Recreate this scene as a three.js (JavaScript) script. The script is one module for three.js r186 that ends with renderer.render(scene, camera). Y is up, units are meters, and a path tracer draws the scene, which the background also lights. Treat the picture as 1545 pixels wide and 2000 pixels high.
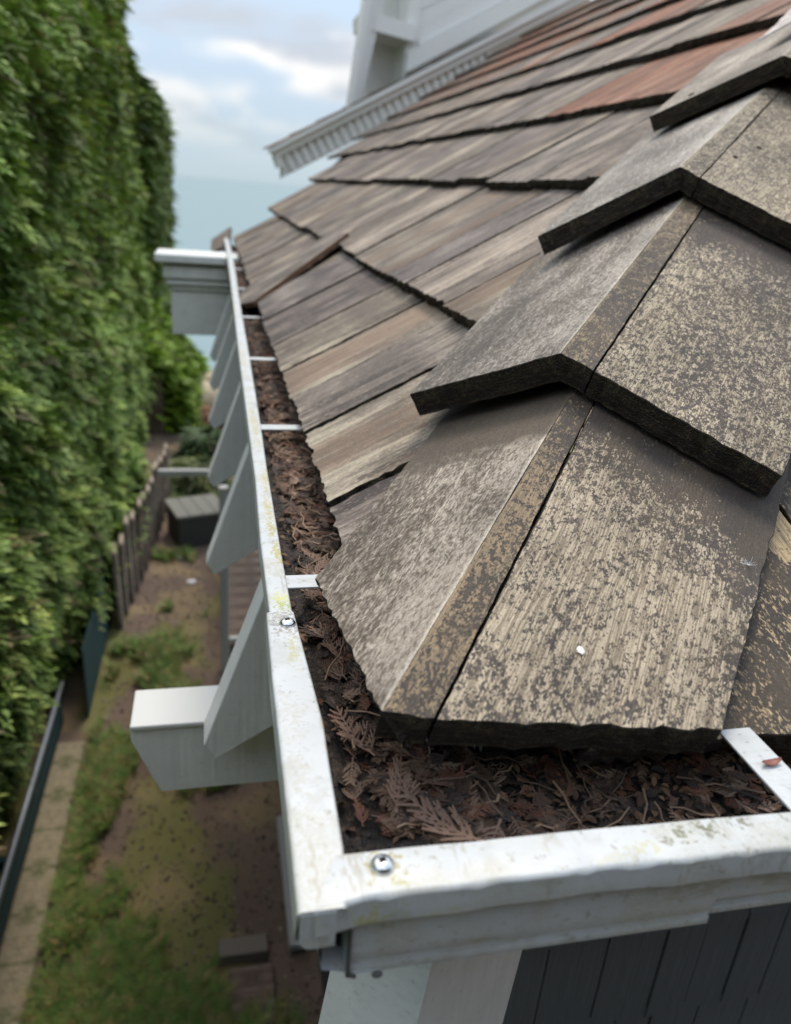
import * as THREE from 'three';
import { mergeGeometries } from 'three/addons/utils/BufferGeometryUtils.js';
import { RoundedBoxGeometry } from 'three/addons/geometries/RoundedBoxGeometry.js';
import { Brush, Evaluator, SUBTRACTION } from 'three-bvh-csg';

// ---------------------------------------------------------------- camera, sky, sun, exposure
const scene = new THREE.Scene();
const camera = new THREE.PerspectiveCamera(67.38, 791 / 1024, 0.02, 60000);
camera.position.set(-0.0427, 0.2243, 0.2096);
camera.up.set(0.0155, 0.9213, -0.3884);
camera.lookAt(-0.0427 + 0.2255, 0.2243 - 0.3817, 0.2096 - 0.8964);
camera.focus = 0.46;
camera.userData.fStop = 7.5;
scene.add(camera);
const renderer = new THREE.WebGLRenderer({ antialias: true });
renderer.toneMapping = THREE.LinearToneMapping;
renderer.toneMappingExposure = 1.62;
renderer.shadowMap.enabled = true;

// ---------------------------------------------------------------- noise
function rng(seed) { let a = seed >>> 0; return () => { a = (a + 0x6d2b79f5) | 0; let t = Math.imul(a ^ (a >>> 15), 1 | a); t = (t + Math.imul(t ^ (t >>> 7), 61 | t)) ^ t; return ((t ^ (t >>> 14)) >>> 0) / 4294967296; }; }
const HN = new Float32Array(65536); { const r = rng(77); for (let i = 0; i < 65536; i++) HN[i] = r(); }
function vn(x, y, s = 0) {
  const xi = Math.floor(x), yi = Math.floor(y), fx = x - xi, fy = y - yi, u = fx * fx * (3 - 2 * fx), v = fy * fy * (3 - 2 * fy);
  const h = (a, b) => HN[(Math.imul(a, 374761) + Math.imul(b, 668265) + Math.imul(s, 9173) ^ Math.imul(a ^ (b << 3), 40503)) & 65535];
  const a = h(xi, yi), b = h(xi + 1, yi), c = h(xi, yi + 1), d = h(xi + 1, yi + 1);
  return a + (b - a) * u + (c - a) * v + (a - b - c + d) * u * v;
}
function fbm(x, y, s = 0, o = 4) { let t = 0, a = 0.5, n = 0; for (let i = 0; i < o; i++) { t += a * vn(x, y, s + i * 17); n += a; a *= 0.5; x = x * 2.03 + 3.1; y = y * 2.03 + 1.7; } return t / n; }
const sst = (a, b, x) => { const t = Math.min(1, Math.max(0, (x - a) / (b - a))); return t * t * (3 - 2 * t); };
const mix = (a, b, t) => a + (b - a) * t;
const mix3 = (a, b, t) => [mix(a[0], b[0], t), mix(a[1], b[1], t), mix(a[2], b[2], t)];
const mul3 = (a, k) => [a[0] * k, a[1] * k, a[2] * k];

// ---------------------------------------------------------------- sky: broken bright cloud, blue between, pale at the horizon
{
  const W = 1024, H = 512, d = new Float32Array(W * H * 4);
  for (let j = 0; j < H; j++) for (let i = 0; i < W; i++) {
    const el = ((j + 0.5) / H - 0.5) * Math.PI, az = ((i + 0.5) / W - 0.5) * 2 * Math.PI, s = Math.sin(el);
    let c;
    if (s <= 0) c = [0.29, 0.36, 0.39];
    else {
      const k = 1 / (s + 0.14), x = Math.cos(el) * Math.cos(az) * k, z = Math.cos(el) * Math.sin(az) * k;
      const wx = fbm(x * 1.1 + 9, z * 1.1, 5, 3) - 0.5, n = fbm(x * 1.25 + wx * 1.2 + 4.3, z * 1.25 + 7.7 + wx, 11, 6);
      const n2 = fbm(x * 1.5 + 31, z * 1.5 + wx * 1.5, 23, 5);
      const cov = sst(0.38, 0.54, n), grey = sst(0.44, 0.60, n2) * 0.85;
      const blue = mix3([0.60, 0.74, 0.90], [0.40, 0.57, 0.82], sst(0.05, 0.7, s));
      const cloud = mix3([1.0, 1.0, 1.0], [0.50, 0.57, 0.68], grey);
      c = mix3(blue, cloud, cov);
      c = mix3([0.60, 0.73, 0.81], c, sst(0.0, 0.13, s));
      c = mul3(c, 0.57 * (1 + 1.25 * s)); c = [c[0] * 1.01, c[1], c[2] * 0.985];
    }
    const o = (j * W + i) * 4; d[o] = c[0]; d[o + 1] = c[1]; d[o + 2] = c[2]; d[o + 3] = 1;
  }
  const t = new THREE.DataTexture(d, W, H, THREE.RGBAFormat, THREE.FloatType);
  t.mapping = THREE.EquirectangularReflectionMapping; t.magFilter = THREE.LinearFilter; t.minFilter = THREE.LinearFilter; t.needsUpdate = true;
  scene.background = t; scene.environment = t;
  scene.backgroundIntensity = 1; scene.environmentIntensity = 1;
}
const sun = new THREE.DirectionalLight(0xfff1de, 1.5);
sun.position.set(1.6, 8, -4.0); sun.target.position.set(0, 0, 0);
sun.castShadow = true; sun.shadow.radius = 34; sun.shadow.mapSize.set(2048, 2048);
Object.assign(sun.shadow.camera, { left: -6, right: 6, top: 6, bottom: -6, near: 0.1, far: 40 });
scene.add(sun, sun.target);

// ---------------------------------------------------------------- names, labels
const used = {};
function numbered(name) { const k = used[name] = (used[name] ?? -1) + 1; return k ? name + '_' + String(k).padStart(3, '0') : name; }
function tag(o, label, category, group, kind) { if (label) o.userData.label = label; if (category) o.userData.category = category; if (group) o.userData.group = group; if (kind) o.userData.kind = kind; return o; }
function thing(name, label, category, group) { const o = new THREE.Group(); o.name = numbered(name); scene.add(o); return tag(o, label, category, group); }
function mesh(name, g, m, parent = scene) { const o = new THREE.Mesh(g, m); o.name = numbered(name); o.castShadow = o.receiveShadow = true; parent.add(o); return o; }
function group(name, parent) { const o = new THREE.Group(); o.name = numbered(name); parent.add(o); return o; }

// ---------------------------------------------------------------- textures
function tex(w, h, sx, sy, fn, srgb = true) {        // covers sx by sy metres; fn(x, y) in metres gives 0..255
  const d = new Uint8Array(w * h * 4);
  for (let j = 0; j < h; j++) for (let i = 0; i < w; i++) {
    const c = fn((i + 0.5) / w * sx, (j + 0.5) / h * sy), o = (j * w + i) * 4;
    if (typeof c === 'number') d[o] = d[o + 1] = d[o + 2] = Math.max(0, Math.min(255, c));
    else { d[o] = Math.max(0, Math.min(255, c[0])); d[o + 1] = Math.max(0, Math.min(255, c[1])); d[o + 2] = Math.max(0, Math.min(255, c[2])); }
    d[o + 3] = 255;
  }
  const t = new THREE.DataTexture(d, w, h, THREE.RGBAFormat, THREE.UnsignedByteType);
  t.magFilter = THREE.LinearFilter; t.minFilter = THREE.LinearFilter; t.wrapS = t.wrapT = THREE.MirroredRepeatWrapping;
  if (srgb) t.colorSpace = THREE.SRGBColorSpace;
  t.repeat.set(1 / sx, 1 / sy); t.needsUpdate = true; return t;
}
const std = (o) => new THREE.MeshStandardMaterial({ side: THREE.DoubleSide, roughness: 0.8, ...o });

// weathered hip boards: pale lichen film over dark wood, broken into specks, fine raised grain along y
function lichen(seed, cover, light = [190, 175, 151], dark = [74, 66, 60]) {
  return (x, y) => {
    const wx = x + 0.004 * (vn(x * 60, y * 40, seed + 20) - 0.5);
    const f = cover(x, y) + 0.3 * (fbm(x * 70, y * 45, seed, 3) - 0.5) + 0.85 * (fbm(wx * 330, y * 230, seed + 3, 2) - 0.5) + 0.85 * (fbm(x * 850, y * 480, seed + 5, 2) - 0.5) + 0.75 * (vn(x * 1700, y * 900, seed + 9) - 0.5);
    const m = sst(0.30, 0.72, f), g = vn(x * 1900 + 5 * vn(x * 30, y * 14, seed), y * 75, seed + 5), b = fbm(x * 26, y * 16, seed + 7, 3) - 0.5;
    const sp = vn(x * 2200, y * 1500, seed + 8);
    const l = mul3(mix3(light, [124, 110, 90], sst(0.3, 0.75, g) * 0.75), 1 + 0.3 * b + 0.22 * (sp - 0.5));
    const k = mul3(mix3(mix3(dark, [98, 84, 66], 0.5 * sst(0.45, 0.7, fbm(x * 40, y * 22, seed + 31, 3))), [90, 81, 72], sst(0.5, 0.95, g) * 0.6), 1 + 0.5 * b + 0.4 * (sp - 0.5));
    return mix3(k, l, m);
  };
}
// grey board with short pale fibres lying along the grain, thicker on some streaks
function fibre(seed, base, pale, amount, sheltered) {
  return (x, y) => {
    const st = fbm(x * 40 + 1.5 * vn(x * 12, y * 9, seed), y * 8, seed, 3), sk = fbm(x * 900, y * 380, seed + 2, 2), sk2 = fbm(x * 420, y * 170, seed + 3, 3), sp = vn(x * 2200, y * 1300, seed + 4), b = fbm(x * 20, y * 13, seed + 6, 3) - 0.5;
    const wander = 10 * fbm(x * 16, y * 20, seed + 12, 2);
    const hair = vn(x * 520 + wander * 4, y * 26 + wander * 2, seed + 8), hair2 = vn(x * 300 + y * 160 + wander * 3, y * 60 - x * 40, seed + 14);
    const a = sheltered ? sheltered(x, y) : 1, worn = 0.2 * sst(0.04, 0.0, x + 0.012 * (fbm(x * 60, y * 30, seed + 15, 2) - 0.5)) * sst(-0.02, 0.05, y);
    const m = Math.min(1, sst(0.36, 0.84, sk * 0.5 + sk2 * 0.32 + st * 0.34 + b * 0.2 + amount + worn - 0.08) * 0.9 + sst(0.82, 0.93, hair) * 0.6 + sst(0.9, 0.97, hair2) * 0.35) * a;
    const rim = 0.9 * sst(0.0032, 0.0008, Math.abs(x - 0.0006) + 0.001 * (vn(y * 180, 1, seed + 16) - 0.3));
    return mul3(mix3(mix3(base, pale, m), [205, 196, 182], rim * a), 1 + 0.3 * b + 0.34 * (sp - 0.5));
  };
}
const grainBump = tex(512, 512, 0.12, 0.24, (x, y) => { const p = 2 * Math.PI; const cx = x / 0.12, cy = y / 0.24; const w = Math.min(1, Math.min(cx, 1 - cx) * 12) ; return 120 + 95 * (vn(x * 1800 + 6 * vn(x * 30, y * 14, 3), y * 60, 8) - 0.5) + 110 * (fbm(x * 700, y * 420, 5, 3) - 0.5) * w; }, false);
const roughBump = tex(512, 512, 0.05, 0.05, (x, y) => 255 * fbm(x * 1100, y * 1100, 31, 4), false);
const longBump = tex(512, 512, 0.16, 0.32, (x, y) => 255 * (0.55 * vn(x * 420, y * 14, 41) + 0.25 * vn(x * 1100, y * 40, 42) + 0.2 * fbm(x * 300, y * 200, 43, 2)), false);

const HIP = { w: 0.2, h: 0.4 };
const hipTex = (fn, w = 1024) => tex(w, 1024, HIP.w, HIP.h, (x, y) => fn(x - 0.01, y - 0.05));
const woodMat = (map, bump = grainBump, bs = 0.0006, o = {}) => std({ map, bumpMap: bump, bumpScale: bs, roughness: 0.78, color: new THREE.Color(0.8, 0.79, 0.78), ...o });
// hip boards, right face. x runs away from the ridge crack, y up the ridge
const jag = (x, y, s) => 0.05 * (fbm(x * 36, y * 36, s, 3) - 0.5);
const hipRight = [
  hipTex(lichen(101, (x, y) => { const e = y + 0.42 * (x - 0.04) + jag(x, y, 2), q = x + 0.35 * jag(x, y, 3); return 0.72 - 0.34 * sst(0.19, 0.225, e) - 0.42 * sst(0.225, 0.262, e) - 0.26 * sst(0.092, 0.122, q) * sst(0.05, 0.12, y) - 0.15 * sst(0.085, 0.06, y - 0.1 * x) + 0.02 * sst(0.12, 0.05, x); })),
  hipTex(lichen(202, (x, y) => 0.46 + 0.15 * sst(0.05, 0.015, x + jag(x, y, 4)) * sst(0.28, 0.12, y) + 0.16 * sst(0.1, 0.15, x + jag(x, y, 5)) * sst(0.2, 0.02, y) - 0.45 * sst(0.24, 0.30, y + 0.1 * x) - 0.08 * sst(0.05, 0.08, x) * sst(0.2, 0.1, x) * sst(0.16, 0.22, y), [192, 178, 152])),
  hipTex(lichen(303, (x, y) => 0.53 + 0.08 * sst(0.08, 0.02, y) - 0.2 * sst(0.24, 0.3, y), [184, 172, 146], [100, 90, 81])),
  hipTex(lichen(404, () => 0.52, [182, 172, 146], [100, 92, 84])),
].map((t) => woodMat(t));
const hipStrip = [
  hipTex(lichen(111, (x, y) => 0.46 - 0.3 * sst(0.21, 0.25, y) + 0.08 * sst(0.12, 0.16, y) * sst(0.22, 0.18, y) - 0.1 * sst(0.05, 0.0, y) + 0.3 * sst(0.003, 0.001, x), [158, 136, 106], [72, 64, 56])),
  hipTex(lichen(222, (x, y) => 0.32 + 0.2 * sst(0.2, 0.28, y) + 0.35 * sst(0.003, 0.001, x), [158, 140, 112], [76, 68, 61])),
  hipTex(lichen(333, (x) => 0.5 + 0.35 * sst(0.003, 0.001, x), [190, 178, 152], [98, 88, 78])),
].map((t) => woodMat(t));
const hipLeft = [
  hipTex(fibre(11, [86, 76, 65], [182, 171, 157], 0.06, (x, y) => 0.12 + 0.88 * sst(0.25, 0.225, y + 0.12 * (x - 0.05) + 0.03 * (fbm(x * 90, y * 90, 4, 3) - 0.5)))),
  hipTex(fibre(12, [92, 84, 75], [182, 174, 163], 0.05)),
  hipTex(fibre(13, [114, 107, 99], [190, 184, 175], 0.03)),
  hipTex(fibre(14, [122, 112, 101], [190, 182, 168], 0.03)),
].map((t) => woodMat(t));
const buttMat = std({ map: tex(512, 512, 0.05, 0.05, (x, y) => mul3(mix3(mix3([40, 34, 27], [62, 52, 40], sst(0.45, 0.7, vn(x * 60, y * 900, 52))), [70, 66, 46], sst(0.55, 0.8, fbm(x * 260, y * 260, 50, 3))), 0.6 + 0.9 * vn(x * 1800, y * 1800, 51))), bumpMap: roughBump, bumpScale: 0.003, roughness: 1 });

// roof shingles: streaky silvered cedar in several boards, tinted one by one
function shingleFn(seed, base, pale, dark, red) {
  return (x, y) => {
    const w = 5 * fbm(x * 9, y * 5, seed + 9, 2);
    const s1 = fbm(x * 62 + w, y * 4.5, seed, 3), s2 = vn(x * 320 + w * 3, y * 11, seed + 2), s3 = vn(x * 950, y * 30, seed + 3), b = fbm(x * 22, y * 13, seed + 5, 4), sp = vn(x * 1700, y * 1000, seed + 6), sp2 = fbm(x * 620, y * 260, seed + 7, 2);
    let c = mix3(dark, base, sst(0.28, 0.6, s1));
    c = mix3(c, pale, 0.8 * sst(0.46, 0.74, 0.4 * s2 + 0.6 * b));
    c = mix3(c, pale, 0.7 * sst(0.5, 0.72, 0.7 * sp2 + 0.3 * b));
    if (red) c = mix3(c, red, sst(0.46, 0.66, fbm(x * 30 + 3, y * 4, seed + 12, 3)) * 0.8);
    return mul3(c, 1 + 0.3 * (s3 - 0.5) + 0.3 * (sp - 0.5) + 0.34 * (b - 0.5));
  };
}
const SH = { w: 0.2, h: 0.4 };
const shTex = (...a) => tex(512, 1024, SH.w, SH.h, shingleFn(...a));
const shingleMaps = [
  shTex(501, [124, 113, 104], [176, 165, 151], [86, 76, 70]),
  shTex(502, [128, 118, 106], [178, 168, 150], [92, 82, 73]),
  shTex(503, [112, 102, 97], [160, 150, 141], [78, 70, 67]),
  shTex(504, [130, 120, 107], [182, 173, 153], [94, 84, 74], [134, 114, 96]),
  shTex(505, [146, 98, 72], [172, 138, 114], [100, 60, 43], [160, 84, 50]),
];
const shingleMats = [];
{
  const r = rng(5);
  for (let k = 0; k < 5; k++) for (let q = 0; q < 4; q++) {
    const map = shingleMaps[k].clone(); map.offset.set(r(), r()); map.needsUpdate = true;
    const t = (0.74 + 0.46 * r()) * 0.64; shingleMats.push(woodMat(map, longBump, 0.0007, { color: new THREE.Color(t * (1.02 + 0.06 * r()), t, t * (0.95 + 0.06 * r())) }));
  }
}
// front slope shingle: dark with big flaked tan patches
const frontMap = hipTex(lichen(606, (x, y) => 0.22 + 0.75 * sst(0.5, 0.6, fbm(x * 28 + 4.4, y * 13 + 1.5, 61, 3)), [206, 180, 138], [64, 57, 50]));
const frontMat = woodMat(frontMap);

// painted metal and wood
function dirt(x, y, seed, k) { return sst(0.60, 0.80, fbm(x * 320, y * 320, seed, 4) + k) * sst(0.2, 0.8, vn(x * 1500, y * 1500, seed + 3) + 0.3 * k); }
const WHITE = [190, 193, 194];
function whiteFn(seed, patches) {
  return (x, y) => {
    let c = mul3(WHITE, 0.965 + 0.07 * fbm(x * 60, y * 60, seed, 3));
    c = mix3(c, [160, 160, 152], 0.35 * sst(0.5, 0.75, fbm(x * 90, y * 90, seed + 1, 4)));
    c = mix3(c, [118, 112, 98], 0.5 * dirt(x, y, seed + 2, -0.03));
    c = mix3(c, [150, 144, 128], 0.45 * sst(0.55, 0.8, fbm(x * 140, y * 22, seed + 6, 3)) * sst(0.3, 0.7, vn(x * 900, y * 260, seed + 7)));
    c = mix3(c, [168, 160, 134], 0.4 * sst(0.5, 0.72, fbm(x * 34 + 2, y * 50, seed + 8, 3)) * vn(x * 1200, y * 1200, seed + 9));
    for (const [px, py, rx, ry, col, amt] of patches || []) {
      const dx = (x - px) / rx, dy = (y - py) / ry, f = Math.exp(-(dx * dx + dy * dy));
      if (f < 0.02) continue;
      const n = fbm(x * 620, y * 620, seed + 21, 4), n2 = vn(x * 2300, y * 2300, seed + 25);
      c = mix3(c, col, Math.min(1, amt * sst(0.72, 0.46, n + 0.46 * (1 - f)) * (0.35 + 1.0 * n2)));
    }
    return c;
  };
}
const bare = (o) => std({ roughness: 0.42, bumpMap: roughBump, bumpScale: 0.00006, ...o });
// left lip: x across the lip (0 outer crease .. 0.0185 inner edge), y away from the corner
const lipNearMap = tex(192, 2048, 0.03, 0.46, whiteFn(71, [[0.011, 0.193, 0.007, 0.012, [150, 158, 82], 1.0], [0.012, 0.2, 0.006, 0.008, [196, 194, 140], 1], [0.01, 0.17, 0.012, 0.017, [128, 122, 112], 0.75], [0.013, 0.14, 0.004, 0.02, [172, 168, 120], 0.7],
  [0.0135, 0.262, 0.004, 0.022, [170, 160, 104], 1], [0.0125, 0.30, 0.0045, 0.02, [168, 156, 104], 1], [0.0125, 0.34, 0.0045, 0.03, [176, 164, 116], 1], [0.014, 0.40, 0.004, 0.04, [178, 166, 118], 0.95], [0.008, 0.09, 0.008, 0.02, [176, 172, 158], 0.5], [0.006, 0.05, 0.006, 0.02, [176, 172, 158], 0.5]]));
const lipFarMap = tex(64, 1024, 0.03, 1.2, whiteFn(72, [[0.013, 0.12, 0.005, 0.12, [178, 168, 124], 0.95], [0.013, 0.42, 0.005, 0.1, [184, 174, 134], 0.8], [0.013, 0.9, 0.004, 0.15, [190, 182, 150], 0.7]]));
const frontMap2 = tex(2048, 256, 0.24, 0.03, whiteFn(73, [[0.146, 0.013, 0.004, 0.005, [112, 112, 88], 1], [0.157, 0.012, 0.006, 0.005, [104, 104, 82], 1.0], [0.174, 0.011, 0.005, 0.005, [108, 106, 86], 0.9], [0.138, 0.015, 0.003, 0.004, [120, 118, 96], 0.9], [0.128, 0.018, 0.008, 0.005, [186, 182, 150], 0.8], [0.027, 0.011, 0.009, 0.0075, [150, 136, 84], 0.75], [0.031, 0.017, 0.004, 0.004, [150, 146, 84], 0.8], [0.115, 0.02, 0.014, 0.004, [186, 182, 160], 0.6], [0.07, 0.006, 0.012, 0.003, [190, 190, 180], 0.4]]));
const faceMap = tex(1024, 128, 0.24, 0.03, whiteFn(74, [[0.022, 0.012, 0.01, 0.009, [176, 172, 120], 0.9], [0.045, 0.012, 0.012, 0.006, [190, 186, 150], 0.6]]));
const gutterMap = tex(512, 512, 0.16, 0.16, whiteFn(75));
const paintedWood = tex(512, 512, 0.2, 0.2, (x, y) => { const g = vn(x * 220, y * 9, 81), c = mul3([224, 225, 222], 0.93 + 0.08 * fbm(x * 40, y * 40, 82, 3) + 0.03 * (g - 0.5)); return mix3(c, [140, 136, 122], 0.35 * dirt(x, y, 83, -0.06)); });
const paintBump = tex(512, 512, 0.1, 0.1, (x, y) => 255 * (0.7 * vn(x * 260, y * 16, 85) + 0.3 * fbm(x * 300, y * 300, 86, 2)), false);
const M = {
  lipNear: bare({ map: lipNearMap }), lipFar: bare({ map: lipFarMap }), frontLip: bare({ map: frontMap2 }), face: bare({ map: faceMap }), gutter: bare({ map: gutterMap }),
  paint: std({ map: paintedWood, bumpMap: paintBump, bumpScale: 0.0006, roughness: 0.55 }),
  paintBright: std({ color: new THREE.Color(0.74, 0.74, 0.71), roughness: 0.5 }),
  paintPlain: std({ color: new THREE.Color(0.60, 0.61, 0.60), roughness: 0.5 }),
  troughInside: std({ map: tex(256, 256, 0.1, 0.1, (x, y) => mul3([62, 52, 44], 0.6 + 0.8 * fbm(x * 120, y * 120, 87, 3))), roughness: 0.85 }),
  steel: std({ color: new THREE.Color(0.72, 0.71, 0.69), metalness: 1, roughness: 0.24 }),
  socket: std({ color: new THREE.Color(0.05, 0.045, 0.04), metalness: 0.6, roughness: 0.5 }),
  seal: std({ color: new THREE.Color(0.1, 0.1, 0.095), roughness: 0.7 }),
  siding: std({ map: tex(256, 512, 0.16, 0.32, (x, y) => mul3([90, 95, 98], 0.92 + 0.16 * fbm(x * 200, y * 12, 88, 3))), bumpMap: longBump, bumpScale: 0.0006, roughness: 0.8 }),
  deck: std({ map: tex(256, 512, 0.2, 0.4, shingleFn(90, [112, 94, 82], [140, 124, 110], [78, 62, 54])), roughness: 0.85 }),
  dark: std({ color: new THREE.Color(0.018, 0.016, 0.014), roughness: 1 }),
  lead: std({ map: tex(256, 256, 0.1, 0.1, (x, y) => mul3([186, 176, 170], 0.75 + 0.5 * fbm(x * 120, y * 120, 92, 4))), roughness: 0.7, bumpMap: roughBump, bumpScale: 0.0006 }),
};

// ---------------------------------------------------------------- vectors and the slab builder
const V = (a) => new THREE.Vector3(...a);
const T33 = Math.tan(33 * Math.PI / 180), C33 = Math.cos(33 * Math.PI / 180), S33 = Math.sin(33 * Math.PI / 180), D0 = -0.01515;
const onLeft = (x, z, h = 0) => new THREE.Vector3(x, T33 * x + (D0 + h) / C33, z);         // a point h above the left slope
const T27 = Math.tan(24.5 * Math.PI / 180), C27 = Math.cos(24.5 * Math.PI / 180), S27 = Math.sin(24.5 * Math.PI / 180);
const onFront = (x, z, h = 0) => new THREE.Vector3(x, -T27 * (z + 0.0455) + 0.001 + h / C27, z);

// a board: top polygon P (Vector3, in order), thickness t against the normal n, edges cut into steps and roughened. uv in metres along U and Vd from o.
function slab(P, n, t, { step = 0.02, rough = 0.0006, rows = 2, U, Vd, o, uo = 0, vo = 0, bevel = 0.0008, seed = 1, taper = 0, er }) {
  const r = rng(seed * 7919 + 13), ring = [];
  for (let i = 0; i < P.length; i++) {
    const a = P[i], b = P[(i + 1) % P.length], L = a.distanceTo(b), k = Math.max(1, Math.round(L / step));
    const d = b.clone().sub(a).normalize(), out = new THREE.Vector3().crossVectors(d, n);
    for (let q = 0; q < k; q++) {
      const p = a.clone().lerp(b, q / k), e = (q === 0 ? 0.3 : 1) * rough * (er ? er[i] : 1);
      p.addScaledVector(out, e * 2 * (r() - 0.5) + e * 2.2 * (vn(p.x * 130 + seed, (p.z + p.y) * 130, 7) - 0.5));
      ring.push({ p, out, s: 0 });
    }
  }
  const N = ring.length; let acc = 0;
  for (let i = 0; i < N; i++) { ring[i].s = acc; acc += ring[i].p.distanceTo(ring[(i + 1) % N].p); }
  const cen = P.reduce((a, b) => a.clone().add(b)).multiplyScalar(1 / P.length);
  const top = ring.map(({ p }) => p.clone().add(cen.clone().sub(p).normalize().multiplyScalar(bevel)));
  const flat = (p) => { const d = p.clone().sub(o); return new THREE.Vector2(d.dot(U), d.dot(Vd)); };
  const f2 = top.map(flat), tris = THREE.ShapeUtils.triangulateShape(f2, []);
  const pos = [], uv = [], g1 = [];
  const put = (p, u, v) => { pos.push(p.x, p.y, p.z); uv.push(u, v); };
  for (const tr of tris) {
    const [a, b, c] = tr.map((i) => top[i]), nn = b.clone().sub(a).cross(c.clone().sub(a)), idx = nn.dot(n) < 0 ? [tr[0], tr[2], tr[1]] : tr;
    for (const i of idx) put(top[i], f2[i].x + uo, f2[i].y + vo);
  }
  const cut = pos.length / 3;
  const layers = [top];
  for (let q = 0; q <= rows; q++) layers.push(ring.map(({ p, out }, i) => p.clone().addScaledVector(n, -bevel - (t - bevel) * q / rows).addScaledVector(out, (q ? 1 : 0) * rough * 2.4 * (r() - 0.5) - taper * q / rows)));
  for (let q = 0; q + 1 < layers.length; q++) for (let i = 0; i < N; i++) {
    const j = (i + 1) % N, a = layers[q][i], b = layers[q][j], c = layers[q + 1][j], d = layers[q + 1][i];
    const s0 = ring[i].s, s1 = j ? ring[j].s : acc, y0 = -t * q / rows, y1 = -t * (q + 1) / rows;
    put(a, s0, y0); put(d, s0, y1); put(c, s1, y1); put(a, s0, y0); put(c, s1, y1); put(b, s1, y0);
  }
  const sideEnd = pos.length / 3, low = layers[layers.length - 1];
  for (const tr of tris) { for (const i of [tr[0], tr[2], tr[1]]) put(low[i], f2[i].x, f2[i].y); }
  const g = new THREE.BufferGeometry();
  g.setAttribute('position', new THREE.Float32BufferAttribute(pos, 3)); g.setAttribute('uv', new THREE.Float32BufferAttribute(uv, 2));
  g.computeVertexNormals(); g.addGroup(0, cut, 0); g.addGroup(cut, pos.length / 3 - cut, 1);
  return g;
}
function joinSlabs(list) {      // merge slabs, material slots 2k (top) and 2k+1 (side)
  const pos = [], uv = [], nor = [], groups = []; let at = 0;
  list.forEach((g, k) => { for (const q of g.groups) groups.push([at + q.start, q.count, 2 * k + q.materialIndex]); pos.push(...g.attributes.position.array); uv.push(...g.attributes.uv.array); nor.push(...g.attributes.normal.array); at += g.attributes.position.count; });
  const g = new THREE.BufferGeometry();
  g.setAttribute('position', new THREE.Float32BufferAttribute(pos, 3)); g.setAttribute('uv', new THREE.Float32BufferAttribute(uv, 2)); g.setAttribute('normal', new THREE.Float32BufferAttribute(nor, 3));
  for (const q of groups) g.addGroup(...q);
  return g;
}
function box(w, h, d, x, y, z, r = 0.002) { const g = new RoundedBoxGeometry(w, h, d, 2, Math.min(r, w * 0.4, h * 0.4, d * 0.4)); uvMetres(g); g.translate(x, y, z); return g; }
function uvMetres(g) {          // box uv in metres from the position and the face's direction
  const p = g.attributes.position, n = g.attributes.normal, uv = [];
  for (let i = 0; i < p.count; i++) {
    const ax = Math.abs(n.getX(i)), ay = Math.abs(n.getY(i)), az = Math.abs(n.getZ(i));
    if (ay >= ax && ay >= az) uv.push(p.getZ(i), p.getX(i)); else if (ax >= az) uv.push(p.getZ(i), p.getY(i)); else uv.push(p.getX(i), p.getY(i));
  }
  g.setAttribute('uv', new THREE.Float32BufferAttribute(uv, 2)); return g;
}
function plate(poly, z0, z1) {  // a board whose side is poly in x,y, from z0 to z1
  const s = new THREE.Shape(poly.map(([x, y]) => new THREE.Vector2(x, y)));
  const g = new THREE.ExtrudeGeometry(s, { depth: Math.abs(z1 - z0) - 0.002, bevelEnabled: true, bevelSize: 0.001, bevelThickness: 0.001, bevelSegments: 1, steps: 1 });
  g.translate(0, 0, Math.min(z0, z1) + 0.001); return uvMetres(g);
}
function loft(rows, closed = false) {    // rows of equally many Vector3 -> sheet, uv = metres along both ways
  const m = rows[0].length, pos = [], uv = [], idx = []; let v = 0;
  rows.forEach((row, i) => {
    if (i) v += row[0].distanceTo(rows[i - 1][0]); let u = 0;
    row.forEach((p, j) => { if (j) u += p.distanceTo(row[j - 1]); pos.push(p.x, p.y, p.z); uv.push(u, v); });
  });
  for (let i = 0; i + 1 < rows.length; i++) for (let j = 0; j + 1 < m; j++) { const a = i * m + j; idx.push(a, a + 1, a + m, a + 1, a + m + 1, a + m); }
  const g = new THREE.BufferGeometry();
  g.setAttribute('position', new THREE.Float32BufferAttribute(pos, 3)); g.setAttribute('uv', new THREE.Float32BufferAttribute(uv, 2)); g.setIndex(idx); g.computeVertexNormals(); return g;
}
const pw = (list, t) => { for (let i = 0; i + 1 < list.length; i++) { const [a, x] = list[i], [b, y] = list[i + 1]; if (t >= b) return x + (y - x) * Math.min(1, Math.max(0, (t - a) / (b - a))); } return list[list.length - 1][1]; };  // list sorted by falling key

// ================================================================= THE HOUSE
const house = thing('house', 'white and grey house with a weathered cedar shingle roof, filling the right side', 'house');
const roof = group('roof', house);

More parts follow.
